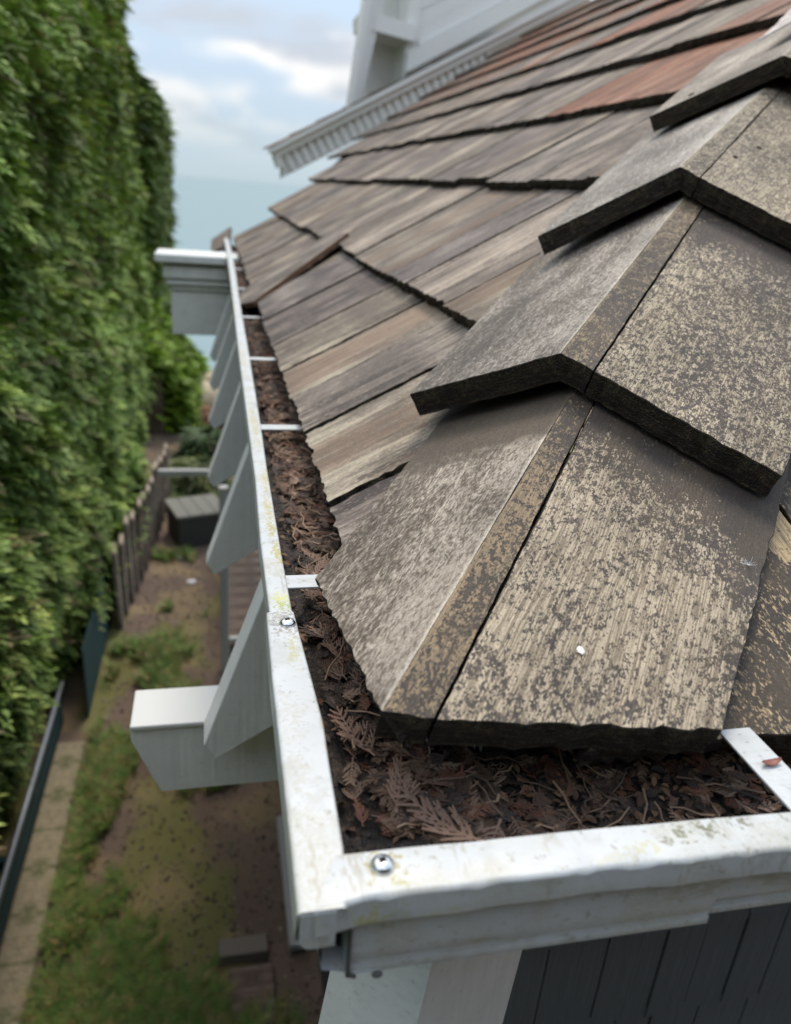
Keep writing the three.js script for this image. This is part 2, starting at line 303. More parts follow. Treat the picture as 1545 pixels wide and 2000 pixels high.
// ---- left slope, course by course. Each shingle is a mesh
const COURSE = [0.037, 0.207, 0.427, 0.640, 0.853, 1.066, 1.279, 1.492, 1.705, 1.918, 2.13];
const FAR = [-3.26, -3.74, -4.06, -4.95, -5.31, -5.31, -5.31, -5.31, -5.31, -5.31, -5.31];
const HIPLINE = [[-0.02, 0.0], [0.0221, -0.0447], [0.1861, -0.2764], [0.3949, -0.522], [0.6075, -0.7026], [0.80, -0.872], [1.3, -1.30], [2.4, -2.3]];
function hipZ(x) { for (let i = 0; i + 1 < HIPLINE.length; i++) { const [a, p] = HIPLINE[i], [b, q] = HIPLINE[i + 1]; if (x <= b || i + 2 === HIPLINE.length) return p + (q - p) * (x - a) / (b - a); } }
const JOINTS = {
  0: [-0.20, -0.317, -0.494, -0.626, -0.757, -0.922, -1.144, -1.40],
  1: [-0.36, -0.502, -0.626, -0.818, -0.93, -1.229, -1.385, -1.56, -1.737, -1.93, -2.12, -2.33, -2.55, -2.757, -2.95, -3.2, -3.45],
  2: [-0.62, -0.8, -0.985, -1.185, -1.376, -1.6, -1.867, -2.05, -2.3, -2.525, -2.8, -3.05, -3.282, -3.55, -3.8],
  3: [-0.80, -0.95, -1.152, -1.32, -1.504, -1.7, -1.9, -2.12, -2.34],
};
const downL = new THREE.Vector3(-S33, C33, 0);
const gapsAt = { '0:-0.317': 0.0085, '0:-0.494': 0.008, '1:-0.502': 0.01, '1:-0.626': 0.009, '1:-0.36': 0.004 };
let tintSeed = rng(901);
function clipHip(poly) {        // keep z < hipZ(x) - 0.006
  const out = [], f = ([x, z]) => hipZ(x) - 0.004 - z;
  for (let i = 0; i < poly.length; i++) { const a = poly[i], b = poly[(i + 1) % poly.length], fa = f(a), fb = f(b); if (fa >= 0) out.push(a); if (fa * fb < 0) { const t = fa / (fa - fb); out.push([a[0] + (b[0] - a[0]) * t, a[1] + (b[1] - a[1]) * t]); } }
  return out;
}
{
  const r = rng(33), TB = 0.0145; let count = 0;
  for (let k = 0; k < 10; k++) {
    const x0 = COURSE[k], x1 = COURSE[k + 1] + (k === 0 ? 0.06 : 0.07), js = (JOINTS[k] || []).slice();
    const start = Math.min(hipZ(x1), hipZ(x0)) + (hipZ(x0) - hipZ(x1)) + 0.02;
    if (!js.length) js.push(hipZ(x0) - 0.02 - 0.1 * r());
    let z = js[js.length - 1]; while (z > FAR[k] + 0.16) { z -= (k > 3 ? 0.1 : 0.09) + 0.1 * r(); if (z > FAR[k] + 0.05) js.push(z); }
    const edges = [Math.max(hipZ(x0), js[0] + 0.02), ...js, FAR[k]];
    for (let q = 0; q + 1 < edges.length; q++) {
      const gw = (z) => gapsAt[k + ':' + z] ?? ((k ? 0.0058 : 0.0045) + 0.005 * vn(z * 977, k * 31, 17)), g0 = gw(edges[q]), za = edges[q] - (q ? g0 * 0.5 : 0), zb = edges[q + 1] + gw(edges[q + 1]) * 0.5;
      if (za - zb < 0.012) continue;
      if (k === 0 && q > 0 && edges[q] === -1.40) { /* the slipped board stands just beyond this joint */ }
      const jx = (k ? 0.011 : 0.003) * (r() - 0.5), skew = 0.004 * (r() - 0.5), lift = 0.0036 * (r() - 0.5), ez = 0.0015 * (r() - 0.5);
      const poly = clipHip([[x0 + jx, za], [x0 + jx + skew, zb], [x1, zb + ez], [x1, za + ez]]);
      if (poly.length < 3) continue;
      const slope = TB / (COURSE[k + 1] - x0);
      const P = poly.map(([x, zz]) => onLeft(x, zz, lift + 0.0006 - slope * (x - x0) * 1.02));
      const near = za > -1.3, fine = near ? 0.006 : za > -2.6 ? 0.014 : 0.03;
      const up = new THREE.Vector3(C33, S33, 0), across = new THREE.Vector3(0, 0, -1);
      let m = Math.floor(r() * 16);
      if (k === 3 && za > -1.35 && za < -0.9) m = 16 + Math.floor(r() * 4);
      if (k === 4 && za > -1.25) m = 16 + (q % 4);
      if (k === 2 && q === 1) m = 12;
      if (k > 4 && r() < 0.5) m = 16 + (q % 4);
      const g = slab(P, downL, TB - 0.001, { step: fine, rough: near ? 0.0014 : 0.0026, rows: near ? 3 : 1, U: across, Vd: up, o: P[0], uo: r(), vo: r(), bevel: 0.0009, seed: ++count });
      mesh('shingle', g, [shingleMats[m], buttMat], roof);
    }
  }
  // the slipped board, turned and standing proud of its neighbours, its fresh orange edge showing
  const c = [[0.006, -1.40], [0.030, -1.345], [0.235, -1.50], [0.215, -1.66], [0.012, -1.52]];
  const hs = [0.004, 0.002, 0.0, 0.001, 0.009], P = c.map(([x, z], i) => onLeft(x, z, hs[i] + 0.006));
  const fresh = std({ color: new THREE.Color(0.12, 0.062, 0.03), roughness: 0.8 });
  tag(mesh('shingle', slab(P, downL, 0.011, { step: 0.012, rough: 0.0008, U: new THREE.Vector3(0, 0, -1), Vd: new THREE.Vector3(C33, S33, 0), o: P[0], seed: 500 }), [shingleMats[2], fresh], roof), 'slipped shingle with a fresh orange edge');
  // roof deck under the shingles
  const D = clipHip([[0.075, -0.1], [0.075, -3.0], [0.3, -3.6], [0.7, -4.8], [2.3, -5.25], [2.3, -2.2], [1.3, -1.32], [0.8, -0.9], [0.4, -0.56], [0.19, -0.3]]).map(([x, z]) => onLeft(x + 0.012, z, -0.034));
  mesh('roof_deck', slab(D, downL, 0.012, { step: 0.5, rough: 0, rows: 1, U: new THREE.Vector3(0, 0, 1), Vd: new THREE.Vector3(C33, S33, 0), o: D[0] }), [M.deck, M.deck], roof);
  // ---- front slope
  const downF = new THREE.Vector3(0, C27, S27), cutF = (x, z) => z;
  const rows = [[-0.0425, -0.26], [-0.2325, -0.47], [-0.44, -0.7]];
  rows.forEach(([za, zb], k) => {
    const e = k === 0 ? [0.118, 0.182, 0.318, 0.41, 0.53, 0.64] : k === 1 ? [0.25, 0.36, 0.49, 0.62] : [0.36, 0.46, 0.58];
    for (let q = 0; q + 1 < e.length; q++) {
      const xa = e[q] + 0.0015, xb = e[q + 1] - 0.0015, sl = 0.0145 / 0.19;
      // keep right of the hip
      const lim = (z) => { for (let i = 0; i + 1 < HIPLINE.length; i++) { const [a, p] = HIPLINE[i], [b, w] = HIPLINE[i + 1]; if (z <= p && z >= w) return a + (b - a) * (z - p) / (w - p); } return 0; };
      const P = [[Math.max(xa, lim(za) + 0.06), za], [Math.max(xb, lim(za) + 0.07), za], [Math.max(xb, lim(zb) + 0.07), zb], [Math.max(xa, lim(zb) + 0.06), zb]].map(([x, z]) => onFront(x, z, 0.0004 * q - sl * (za - z) - 0.003));
      mesh('shingle', slab(P, downF, 0.013, { step: 0.005, rough: 0.001, rows: 2, U: new THREE.Vector3(1, 0, 0), Vd: new THREE.Vector3(0, S27, -C27), o: P[0], uo: 0.013 * q, vo: 0.03 * q + 0.1 * k, seed: 700 + q + k * 9 }), [frontMat, buttMat], roof);
    }
  });
  const DF = [[0.14, -0.125], [0.9, -0.125], [0.9, -0.9], [0.82, -0.9]].map(([x, z]) => onFront(x, z, -0.03));
  mesh('roof_deck', slab(DF, downF, 0.01, { step: 0.5, rough: 0, rows: 1, U: new THREE.Vector3(1, 0, 0), Vd: new THREE.Vector3(0, S27, -C27), o: DF[0] }), [M.deck, M.deck], roof);
}

// ---- hip caps: each a left board with its bevelled edge strip, and a right board butted to it
const CAPS = [
  { R: [0.0221, 0.0262, -0.0447], r: [0.5870, 0.2609, -0.7664], n: [-0.4879, 0.8694, -0.0778], m: [0.0515, 0.9327, 0.3570], L: 0.2852, A: [0.1118, 0.1085], At: 0.1165, K: [0.0209, 0.0092], Kt: 0.0168, B: [0.1361, 0.0767], Bt: 0.1512 },
  { R: [0.1861, 0.1327, -0.2764], r: [0.6337, 0.3105, -0.7086], n: [-0.4927, 0.8681, -0.0602], m: [0.0114, 0.9121, 0.4099], L: 0.3399, A: [0.1290, -0.0067], At: 0.1524, K: [0.0258, -0.0033], Kt: 0.0206, B: [0.1579, -0.0241], Bt: 0.18 },
  { R: [0.3949, 0.2683, -0.5220], r: [0.6852, 0.3446, -0.6416], n: [-0.4887, 0.8708, -0.0542], m: [-0.0282, 0.8929, 0.4494], L: 0.3420, A: [0.1104, -0.0978], At: 0.1606, K: [0.0230, -0.0060], Kt: 0.0159, B: [0.165, -0.036], Bt: 0.17 },
  { R: [0.6075, 0.4064, -0.7026], r: [0.6790, 0.3386, -0.6514], n: [-0.4882, 0.8710, -0.0561], m: [-0.0214, 0.8961, 0.4434], L: 0.3353, A: [0.1456, -0.0519], At: 0.18, K: [0.0175, -0.0010], Kt: 0.0123, B: [0.17, -0.05], Bt: 0.17 },
];
CAPS.forEach((c, i) => {
  const R = V(c.R), r = V(c.r).normalize(), n = V(c.n), m = V(c.m), ul = new THREE.Vector3().crossVectors(n, r), ur = new THREE.Vector3().crossVectors(r, m);
  if (ul.x > 0) ul.negate(); if (ur.z < 0) ur.negate();
  const t = 0.0195, top = c.L + 0.06;
  const pt = (d, u, v) => R.clone().addScaledVector(d, u).addScaledVector(r, v);
  const ext = (u0, u1) => u1 + (u1 - u0) * 0.06 / c.L, Ax = ext(c.A[0], c.At), Kx = ext(c.K[0], c.Kt), Bx = ext(c.B[0], c.Bt);
  const opt = { step: 0.005, rough: 0.00042, rows: 5, bevel: 0.0007, taper: 0 };
  const left = slab([pt(ul, 0, 0), pt(ul, 0, top), pt(ul, Ax, top), pt(ul, c.A[0], c.A[1])], n, t, { ...opt, er: [0.3, 1, 1.2, 2.2], U: ul, Vd: r, o: R, uo: 0.01, vo: 0.05, seed: 40 + i });
  const gap = 0.0007;
  const strip = slab([pt(ur, 0, 0), pt(ur, c.K[0] - gap, c.K[1]), pt(ur, Kx - gap, top), pt(ur, 0, top)], m, t, { ...opt, er: [2.2, 0.5, 1, 0.3], bevel: 0.0005, U: ur, Vd: r, o: R, uo: 0.01, vo: 0.05, seed: 60 + i });
  mesh('hip_board', joinSlabs([left, strip]), [hipLeft[i], buttMat, hipStrip[Math.min(i, 2)], buttMat], roof);
  const right = slab([pt(ur, c.K[0] + gap, c.K[1]), pt(ur, c.B[0], c.B[1]), pt(ur, Bx, top), pt(ur, Kx + gap, top)], m, t, { ...opt, er: [2.2, 1.2, 1, 0.5], U: ur, Vd: r, o: pt(ur, 0.02, 0), uo: 0.01, vo: 0.05, seed: 80 + i });
  mesh('hip_board', right, [hipRight[i], buttMat], roof);
  if (i === 2) for (const [u, v] of [[0.034, 0.072], [0.046, 0.118]]) { const g = new THREE.CylinderGeometry(0.0026, 0.0022, 0.004, 8); const o = mesh('nail_head', g, M.dark, roof); o.position.copy(pt(ur, u, v)).addScaledVector(m, -0.0012); o.quaternion.setFromUnitVectors(new THREE.Vector3(0, 1, 0), m); }
  if (i === 3) { const o = mesh('nail_head', new THREE.CylinderGeometry(0.004, 0.003, 0.005, 9), M.dark, roof); o.position.copy(pt(ul, 0.105, -0.01)).addScaledVector(n, -0.001); o.quaternion.setFromUnitVectors(new THREE.Vector3(0, 1, 0), n); }
});
{ // lead flashing over the hip further up
  const P = [[0.652, -0.826], [0.70, -0.86], [0.80, -0.955], [0.86, -0.90], [0.74, -0.80]].map(([x, z]) => onLeft(x, z, 0.032));
  mesh('flashing', slab(P, downL, 0.002, { step: 0.008, rough: 0.0014, rows: 1, U: new THREE.Vector3(0, 0, 1), Vd: new THREE.Vector3(C33, S33, 0), o: P[0], seed: 97 }), [M.lead, M.lead], roof);
}

// ================================================================= GUTTER
const gutter = thing('rain_gutter', 'dirty white metal rain gutter along the eave, turning the corner in front', 'gutter');
const INNER = [[0.026, -0.003], [0, 0.0], [-0.045, 0.001], [-0.072, 0.002], [-0.124, 0.0], [-0.174, -0.002], [-0.249, -0.002], [-0.417, -0.001], [-0.552, 0.001], [-0.888, 0.004], [-1.341, 0.007], [-1.9, 0.013], [-2.455, 0.0175], [-3.3, 0.018]];
const OUTER = [[0.026, -0.0172], [0, -0.0168], [-0.059, -0.0165], [-0.11, -0.0163], [-0.17, -0.0152], [-0.272, -0.015], [-0.39, -0.0125], [-0.848, -0.0108], [-1.338, -0.0068], [-1.9, -0.003], [-2.43, 0.0], [-3.3, 0.001]];
function lipProfile(z, lift, wide, seed) {
  const xi = pw(INNER, z) + wide * 0.3, xo = pw(OUTER, z) - wide, w = 0.0006 * (fbm(z * 22, seed, 3, 2) - 0.5), d = 0.0135 + 0.0012 * (vn(z * 9, 2, 5) - 0.5), y = lift + w;
  const pts = [[xi - 0.0015, y - 0.007], [xi - 0.0002, y - 0.005], [xi, y - 0.0012], [xi - 0.0005, y - 0.0003], [xi - 0.0013, y], [xo + 0.002, y + 0.0002], [xo + 0.0008, y - 0.0002], [xo + 0.0002, y - 0.0008], [xo, y - 0.002], [xo - 0.0006, y - d + 0.0015], [xo, y - d], [xo + 0.0014, y - d - 0.0006]];
  return pts.map(([a, b]) => new THREE.Vector3(a, b, z));
}
function lipPiece(name, z0, z1, n, lift, wide, mat, v0) {
  const rows = []; for (let i = 0; i <= n; i++) rows.push(lipProfile(z0 + (z1 - z0) * Math.pow(i / n, z1 < -1 ? 1.7 : 1), lift, wide, 1));
  const g = loft(rows), uv = g.attributes.uv, p = g.attributes.position;
  for (let i = 0; i < uv.count; i++) uv.setXY(i, p.getX(i) + 0.0185, v0 - p.getZ(i));
  return mesh(name, g, mat, gutter);
}
lipPiece('corner_lip', 0.0256, -0.172, 60, 0.0013, 0.0019, M.lipNear, 0.01);
lipPiece('gutter_lip', -0.165, -0.44, 60, 0, 0, M.lipNear, 0.01);
lipPiece('gutter_lip', -0.44, -3.28, 120, 0, 0, M.lipFar, -0.44);
{ // trough of the left run: outer wall, bottom, back
  const rows = [];
  for (const z of [-0.09, -0.3, -0.7, -1.3, -2.0, -2.6, -3.28]) { const xo = pw(OUTER, z); rows.push([[xo + 0.007, -0.013], [xo + 0.0065, -0.03], [xo + 0.009, -0.041], [xo + 0.02, -0.0425], [xo + 0.03, -0.043], [0.085, -0.043], [0.086, 0.004]].map(([a, b]) => new THREE.Vector3(a, b, z))); }
  mesh('trough', loft(rows), M.gutter, gutter);
  mesh('outer_wall', loft([0.018, -0.05, -0.091].map((z) => [[-0.0095, -0.013], [-0.010, -0.03], [-0.0085, -0.038], [0.003, -0.042], [0.0135, -0.0425]].map(([a, b]) => new THREE.Vector3(a, b, z)))), M.gutter, gutter);
  const inner = []; for (const z of [0.016, -0.3, -0.7, -1.3, -2.0, -2.6, -3.27]) { const xo = pw(OUTER, z); inner.push([[xo + 0.0085, -0.002], [xo + 0.0085, -0.045]].map(([a, b]) => new THREE.Vector3(a, b, z))); }
  mesh('inner_wall', loft(inner), M.troughInside, gutter);
}
// front run
const FI = [[-0.003, 0.003], [0.03, 0.0035], [0.108, 0.0052], [0.186, 0.008], [0.26, 0.0115], [0.5, 0.02]], FO = [[-0.0135, 0.0262], [0.002, 0.0232], [0.028, 0.0228], [0.099, 0.0238], [0.174, 0.0258], [0.26, 0.0285], [0.5, 0.036]];
const pf = (l, t) => { for (let i = 0; i + 1 < l.length; i++) if (t <= l[i + 1][0] || i + 2 === l.length) { const [a, x] = l[i], [b, y] = l[i + 1]; return x + (y - x) * Math.min(1, Math.max(0, (t - a) / (b - a))); } };
{
  const rows = [], faces = [], n = 110;
  for (let i = 0; i <= n; i++) {
    const s = i / n, xi = -0.0032 + 0.45 * s, xo = -0.0132 + 0.46 * s, zi = pf(FI, xi), zo = pf(FO, xo), w = 0.0007 * (fbm(xi * 40, 1, 9, 2) - 0.5), y = 0.0017 + w;
    const dent = 0.0013 * sst(0.62, 0.8, vn(xo * 150, 7, 12)), d = 0.0135 + 0.001 * (vn(xo * 24, 3, 5) - 0.5), zz = zo + 0.0016 * (fbm(xo * 55, 4, 14, 2) - 0.5);
    rows.push([[xi, y - 0.008, zi + 0.001], [xi, y - 0.004, zi + 0.0001], [xi, y - 0.0008, zi], [xi, y, zi + 0.0009], [mix(xi, xo, 0.5), y + 0.0004, mix(zi, zo, 0.5)], [mix(xi, xo, 0.93), y + 0.0001 - dent * 0.3, zz - 0.0016], [xo, y - 0.0006 - dent, zz - 0.0003], [xo, y - 0.0016 - dent, zz + 0.0002]].map((p) => new THREE.Vector3(...p)));
    faces.push([[xo, y - 0.0016 - dent, zz + 0.0002], [xo, y - 0.006, zz + 0.0004], [xo, y - d + 0.0018, zz + 0.0008], [xo, y - d + 0.0006, zz + 0.0003], [xo, y - d, zz - 0.001], [xo, y - d, zz - 0.004]].map((p) => new THREE.Vector3(...p)));
  }
  const g = loft(rows), uv = g.attributes.uv, p = g.attributes.position; for (let i = 0; i < uv.count; i++) uv.setXY(i, p.getX(i) + 0.014, p.getZ(i));
  mesh('front_lip', g, M.frontLip, gutter);
  const f = loft(faces), u2 = f.attributes.uv, q = f.attributes.position; for (let i = 0; i < u2.count; i++) u2.setXY(i, q.getX(i) + 0.014, -q.getY(i));
  mesh('front_face', f, M.face, gutter);
  // body below the lip, with its folded bottom edge and the sleeve that ends near the right
  const body = (x0, x1, zo, drop) => { const r = []; for (let i = 0; i <= 24; i++) { const x = x0 + (x1 - x0) * i / 24, z = 0.0178 + 0.02 * (x - 0.1) * 0.5 + zo, k = drop(x); r.push([[x, -0.010, z], [x, -0.03, z + 0.0004], [x, -0.036 - k, z - 0.0006], [x, -0.0385 - k, z - 0.0012], [x, -0.0395 - k, z - 0.0004], [x, -0.0432 - k, z - 0.0004], [x, -0.0442 - k, z - 0.0012], [x, -0.0442 - k, z - 0.03]].map((p2) => new THREE.Vector3(...p2))); } return loft(r); };
  mesh('front_panel', body(0.0005, 0.151, 0.0012, () => 0), M.gutter, gutter);
  mesh('front_panel', body(0.0012, 0.48, 0, () => -0.004), M.gutter, gutter);
  // the tab of the left run wrapped round the corner, and the body's left end
  const tab = new THREE.Shape(); tab.moveTo(-0.0178, 0); tab.lineTo(-0.0178, -0.011); tab.quadraticCurveTo(-0.0178, -0.0158, -0.0135, -0.0162); tab.lineTo(-0.006, -0.0158); tab.lineTo(-0.006, 0); tab.closePath();
  const tg = new THREE.ExtrudeGeometry(tab, { depth: 0.0007, bevelEnabled: true, bevelSize: 0.0003, bevelThickness: 0.0003, bevelSegments: 2, curveSegments: 10 }); uvMetres(tg); tg.translate(0, 0, 0.0249);
  mesh('corner_tab', tg, M.gutter, gutter);
  const end = loft([0.0184, 0.01, 0.0].map((z) => [[0.0004, -0.010], [0.0002, -0.03], [0.0006, -0.0435], [0.003, -0.0445]].map(([a, b]) => new THREE.Vector3(a, b, z))));
  mesh('end_panel', end, M.gutter, gutter);
  const sealant = new THREE.TubeGeometry(new THREE.CatmullRomCurve3([[0.0012, -0.012, 0.0188], [0.0011, -0.03, 0.0189], [0.0016, -0.041, 0.0186], [0.004, -0.0445, 0.0178]].map(V)), 24, 0.0009, 7);
  mesh('sealant', sealant, M.seal, gutter);
  const drip = new THREE.SphereGeometry(0.0017, 10, 8); drip.scale(1.3, 0.8, 0.8); drip.translate(0.0125, -0.0440, 0.0186); mesh('sealant', drip, M.seal, gutter);
  // the front run's inside
  mesh('inner_wall', loft([-0.012, 0.1, 0.2, 0.35, 0.5].map((x) => [[x, -0.002, pf(FI, x) + 0.002], [x, -0.042, pf(FI, x) + 0.004]].map((v) => new THREE.Vector3(...v)))), M.troughInside, gutter);
  mesh('trough', loft([0.088, 0.25, 0.5].map((x) => [[x, -0.0425, 0.014], [x, -0.0425, -0.088], [x, 0.004, -0.089]].map((v) => new THREE.Vector3(...v)))), M.troughInside, gutter);
}
// screws with a square drive
{
  const dome = new THREE.LatheGeometry([[0, 0.0029], [0.0012, 0.0028], [0.0024, 0.0024], [0.0034, 0.0016], [0.0039, 0.0008], [0.0041, 0.0004], [0.0041, 0]].reverse().map(([x, y]) => new THREE.Vector2(Math.max(x, 1e-5), y)), 40);
  const base = new THREE.CylinderGeometry(0.0041, 0.0041, 0.0006, 40); base.translate(0, 0.0001, 0);
  const solid = new THREE.CylinderGeometry(0.0030, 0.0041, 0.0018, 40, 3); solid.translate(0, 0.0011, 0);
  const profile = [[0.00001, 0], [0.0041, 0], [0.0043, 0.0003], [0.0043, 0.0007], [0.004, 0.0014], [0.0034, 0.0021], [0.0025, 0.0027], [0.0014, 0.003], [0.00001, 0.0031]];
  const head = new THREE.LatheGeometry(profile.map(([x, y]) => new THREE.Vector2(x, y)), 40);
  const ev = new Evaluator(); ev.attributes = ['position', 'normal']; 
  const a = new Brush(head), b = new Brush(new THREE.BoxGeometry(0.0026, 0.004, 0.0026)); b.position.set(0, 0.0032, 0); a.updateMatrixWorld(); b.updateMatrixWorld();
  const cutHead = ev.evaluate(a, b, SUBTRACTION).geometry;
  const screw = (x, y, z, turn, tilt) => {
    const s = group('screw', gutter); s.position.set(x, y, z); s.rotation.set(tilt, turn, 0.03);
    mesh('screw_head', cutHead, M.steel, s);
    const so = mesh('socket', new THREE.BoxGeometry(0.00255, 0.0004, 0.00255), M.socket, s); so.position.y = 0.0014;
    const w = new THREE.TorusGeometry(0.0041, 0.0005, 8, 36); w.rotateX(Math.PI / 2); w.translate(0, 0.0003, 0); mesh('washer', w, M.steel, s);
  };
  screw(0.0128, 0.0022, 0.0112, 0.12, 0.03); screw(-0.0062, 0.0014, -0.159, -0.05, 0.02);
}
// hanger straps
{
  const strap = (x0, x1, z, w, y) => mesh('hanger_strap', box(x1 - x0, 0.0014, w, (x0 + x1) / 2, y, z, 0.0005), M.gutter, gutter);
  strap(-0.004, 0.09, -0.2145, 0.0165, -0.0025); strap(-0.002, 0.09, -0.548, 0.0165, -0.003); strap(0.001, 0.09, -0.88, 0.0165, -0.003); strap(0.004, 0.09, -1.25, 0.0165, -0.004); strap(0.007, 0.09, -1.66, 0.0165, -0.004); strap(0.01, 0.09, -2.1, 0.017, -0.004); strap(0.012, 0.09, -2.6, 0.017, -0.004);
  const g = box(0.0175, 0.0014, 0.1, 0.1985, -0.0022, -0.040, 0.0005); mesh('hanger_strap', g, M.gutter, gutter);
}

// ================================================================= LITTER IN THE GUTTER
const soilY = (x, z) => {
  const left = -0.026 + 0.012 * (fbm(x * 30 + 5, z * 18, 61, 3) - 0.5);
  const right = -0.0395;
  const t = sst(0.035, 0.085, x + 0.02 * (fbm(x * 60, z * 60, 63, 2) - 0.5)) * sst(-0.16, -0.08, z);
  return mix(left, right, t) + 0.006 * (fbm(x * 130, z * 130, 65, 3) - 0.5) + 0.002 * (vn(x * 700, z * 700, 66) - 0.5);
};
{
  const mk = (x0, x1, z0, z1, nx, nz) => {
    const g = new THREE.PlaneGeometry(1, 1, nx, nz), p = g.attributes.position, uv = g.attributes.uv;
    for (let i = 0; i < p.count; i++) { const x = x0 + (p.getX(i) + 0.5) * (x1 - x0), z = z0 + (p.getY(i) + 0.5) * (z1 - z0); p.setXYZ(i, x, soilY(x, z), z); uv.setXY(i, x, z); }
    g.computeVertexNormals(); return g;
  };
  const mud = std({ map: tex(512, 512, 0.1, 0.1, (x, y) => mul3(mix3([36, 30, 26], [74, 62, 53], sst(0.4, 0.75, fbm(x * 240, y * 240, 67, 4))), 0.7 + 0.6 * vn(x * 1400, y * 1400, 68))), bumpMap: roughBump, bumpScale: 0.0015, roughness: 0.75 });
  const g = mergeGeometries([mk(-0.008, 0.088, -0.4, 0.006, 60, 240), mk(-0.006, 0.088, -3.27, -0.4, 16, 260), mk(0.088, 0.5, -0.088, 0.012, 160, 50)]);
  tag(mesh('wet_soil', g, mud), 'dark wet soil of rotted leaves lying in the gutter bottom', 'soil', null, 'stuff');
}
// a dried cedar frond: a rib with pairs of scaly branchlets, flattened and curled
function frondGeometry(seed, len, pairs, curl) {
  const r = rng(seed), pos = [], nor = [], idx = [];
  const ribbon = (pts, w0, w1, th) => {
    const b = pos.length / 3, n = pts.length;
    pts.forEach((p, i) => {
      const t = i / (n - 1), w = mix(w0, w1, t) * (i % 2 ? 0.82 : 1.1), d = (i < n - 1 ? pts[i + 1].clone().sub(p) : p.clone().sub(pts[i - 1])).normalize(), s = new THREE.Vector3(-d.z, 0, d.x).normalize();
      for (const [a, y] of [[-w, 0], [0, th], [w, 0]]) { const q = p.clone().addScaledVector(s, a); pos.push(q.x, q.y + y, q.z); }
    });
    for (let i = 0; i + 1 < n; i++) for (let k = 0; k < 2; k++) { const a = b + i * 3 + k; idx.push(a, a + 3, a + 1, a + 1, a + 3, a + 4); }
  };
  const bend = (u, side) => new THREE.Vector3(u * len, curl * len * (u * u - u) * 0.9, side + 0.06 * len * Math.sin(u * 2 + seed));
  ribbon([0, 0.25, 0.5, 0.75, 1].map((u) => bend(u, 0)), 0.0011, 0.0006, 0.0008);
  for (let i = 0; i < pairs; i++) for (const s of [-1, 1]) {
    const u = 0.1 + 0.86 * (i + 0.35 * r()) / pairs, o = bend(u, 0), l = len * (0.42 - 0.30 * u) * (0.8 + 0.4 * r()), an = 0.75 + 0.3 * r(), drop = (r() - 0.45) * 0.5;
    const pts = [0, 0.25, 0.5, 0.75, 1].map((t) => o.clone().add(new THREE.Vector3(Math.cos(an * (1 - 0.25 * t)) * l * t, -drop * l * t * t, s * Math.sin(an * (1 - 0.25 * t)) * l * t)));
    ribbon(pts, 0.00125, 0.0007, 0.0008);
    if (i < pairs * 0.6) for (const q of [0.35, 0.62]) { const o2 = pts[0].clone().lerp(pts[4], q), l2 = l * 0.38; ribbon([0, 0.5, 1].map((t) => o2.clone().add(new THREE.Vector3(l2 * t * 0.95, -drop * l2 * t, s * l2 * t * 0.22))), 0.001, 0.0006, 0.0006); }
  }
  const g = new THREE.BufferGeometry(); g.setAttribute('position', new THREE.Float32BufferAttribute(pos, 3)); g.setIndex(idx); g.translate(-len * 0.5, 0, 0); g.computeVertexNormals();
  g.setAttribute('uv', new THREE.Float32BufferAttribute(new Float32Array(pos.length / 3 * 2), 2)); return g;
}
const frondMat = std({ color: 0xffffff, roughness: 0.75 });
const browns = [[0.17, 0.1, 0.065], [0.22, 0.135, 0.09], [0.09, 0.056, 0.04], [0.3, 0.2, 0.14], [0.2, 0.085, 0.05], [0.06, 0.043, 0.034]];
function scatter(name, geo, mat, n, seed, place, label, cat) {
  const r = rng(seed), o = new THREE.InstancedMesh(geo, mat, n), q = new THREE.Object3D(), c = new THREE.Color();
  for (let i = 0; i < n; i++) { place(q, r, i, c); q.updateMatrix(); o.setMatrixAt(i, q.matrix); o.setColorAt(i, c); }
  o.name = numbered(name); o.castShadow = o.receiveShadow = true; scene.add(o); return tag(o, label, cat, null, 'stuff');
}
const fronds = [frondGeometry(1, 0.05, 8, 0.5), frondGeometry(2, 0.042, 7, -0.3), frondGeometry(3, 0.06, 9, 0.25)];
const inTrough = (r, q, lift) => {
  const leftRun = r() < 0.85;
  const x = leftRun ? mix(0.013, 0.08, r()) : mix(0.03, 0.5, r()), z = leftRun ? (r() < 0.55 ? -0.03 - 0.7 * r() : -0.5 - 2.7 * r()) : mix(-0.08, -0.012, r());
  q.position.set(x, soilY(x, z) + lift, z); if (leftRun && z > -0.4 && r() < 0.45) q.position.y -= 0.02; const near = x < 0.024 && leftRun; q.rotation.set((r() - 0.5) * 0.7, near ? Math.PI / 2 + (r() - 0.5) * 0.7 + (r() < 0.5 ? Math.PI : 0) : r() * 6.283, (r() - 0.5) * 0.6, 'YXZ'); return x;
};
fronds.forEach((g, k) => scatter('leaf_litter', g, frondMat, [1700, 1700, 1200][k], 310 + k, (q, r, i, c) => {
  const x = inTrough(r, q, 0.001 + 0.006 * r()); q.scale.setScalar((0.2 + 0.34 * r()) * (x > 0.09 ? 0.7 : 1));
  c.setRGB(...mul3(browns[Math.floor(r() * 6)], 0.55 + 0.5 * r()));
}, ['brown dried cedar sprigs heaped along the gutter', 'curled brown cedar sprigs tangled in the gutter', 'longer flat brown cedar sprays matted in the gutter'][k], 'leaf litter'));
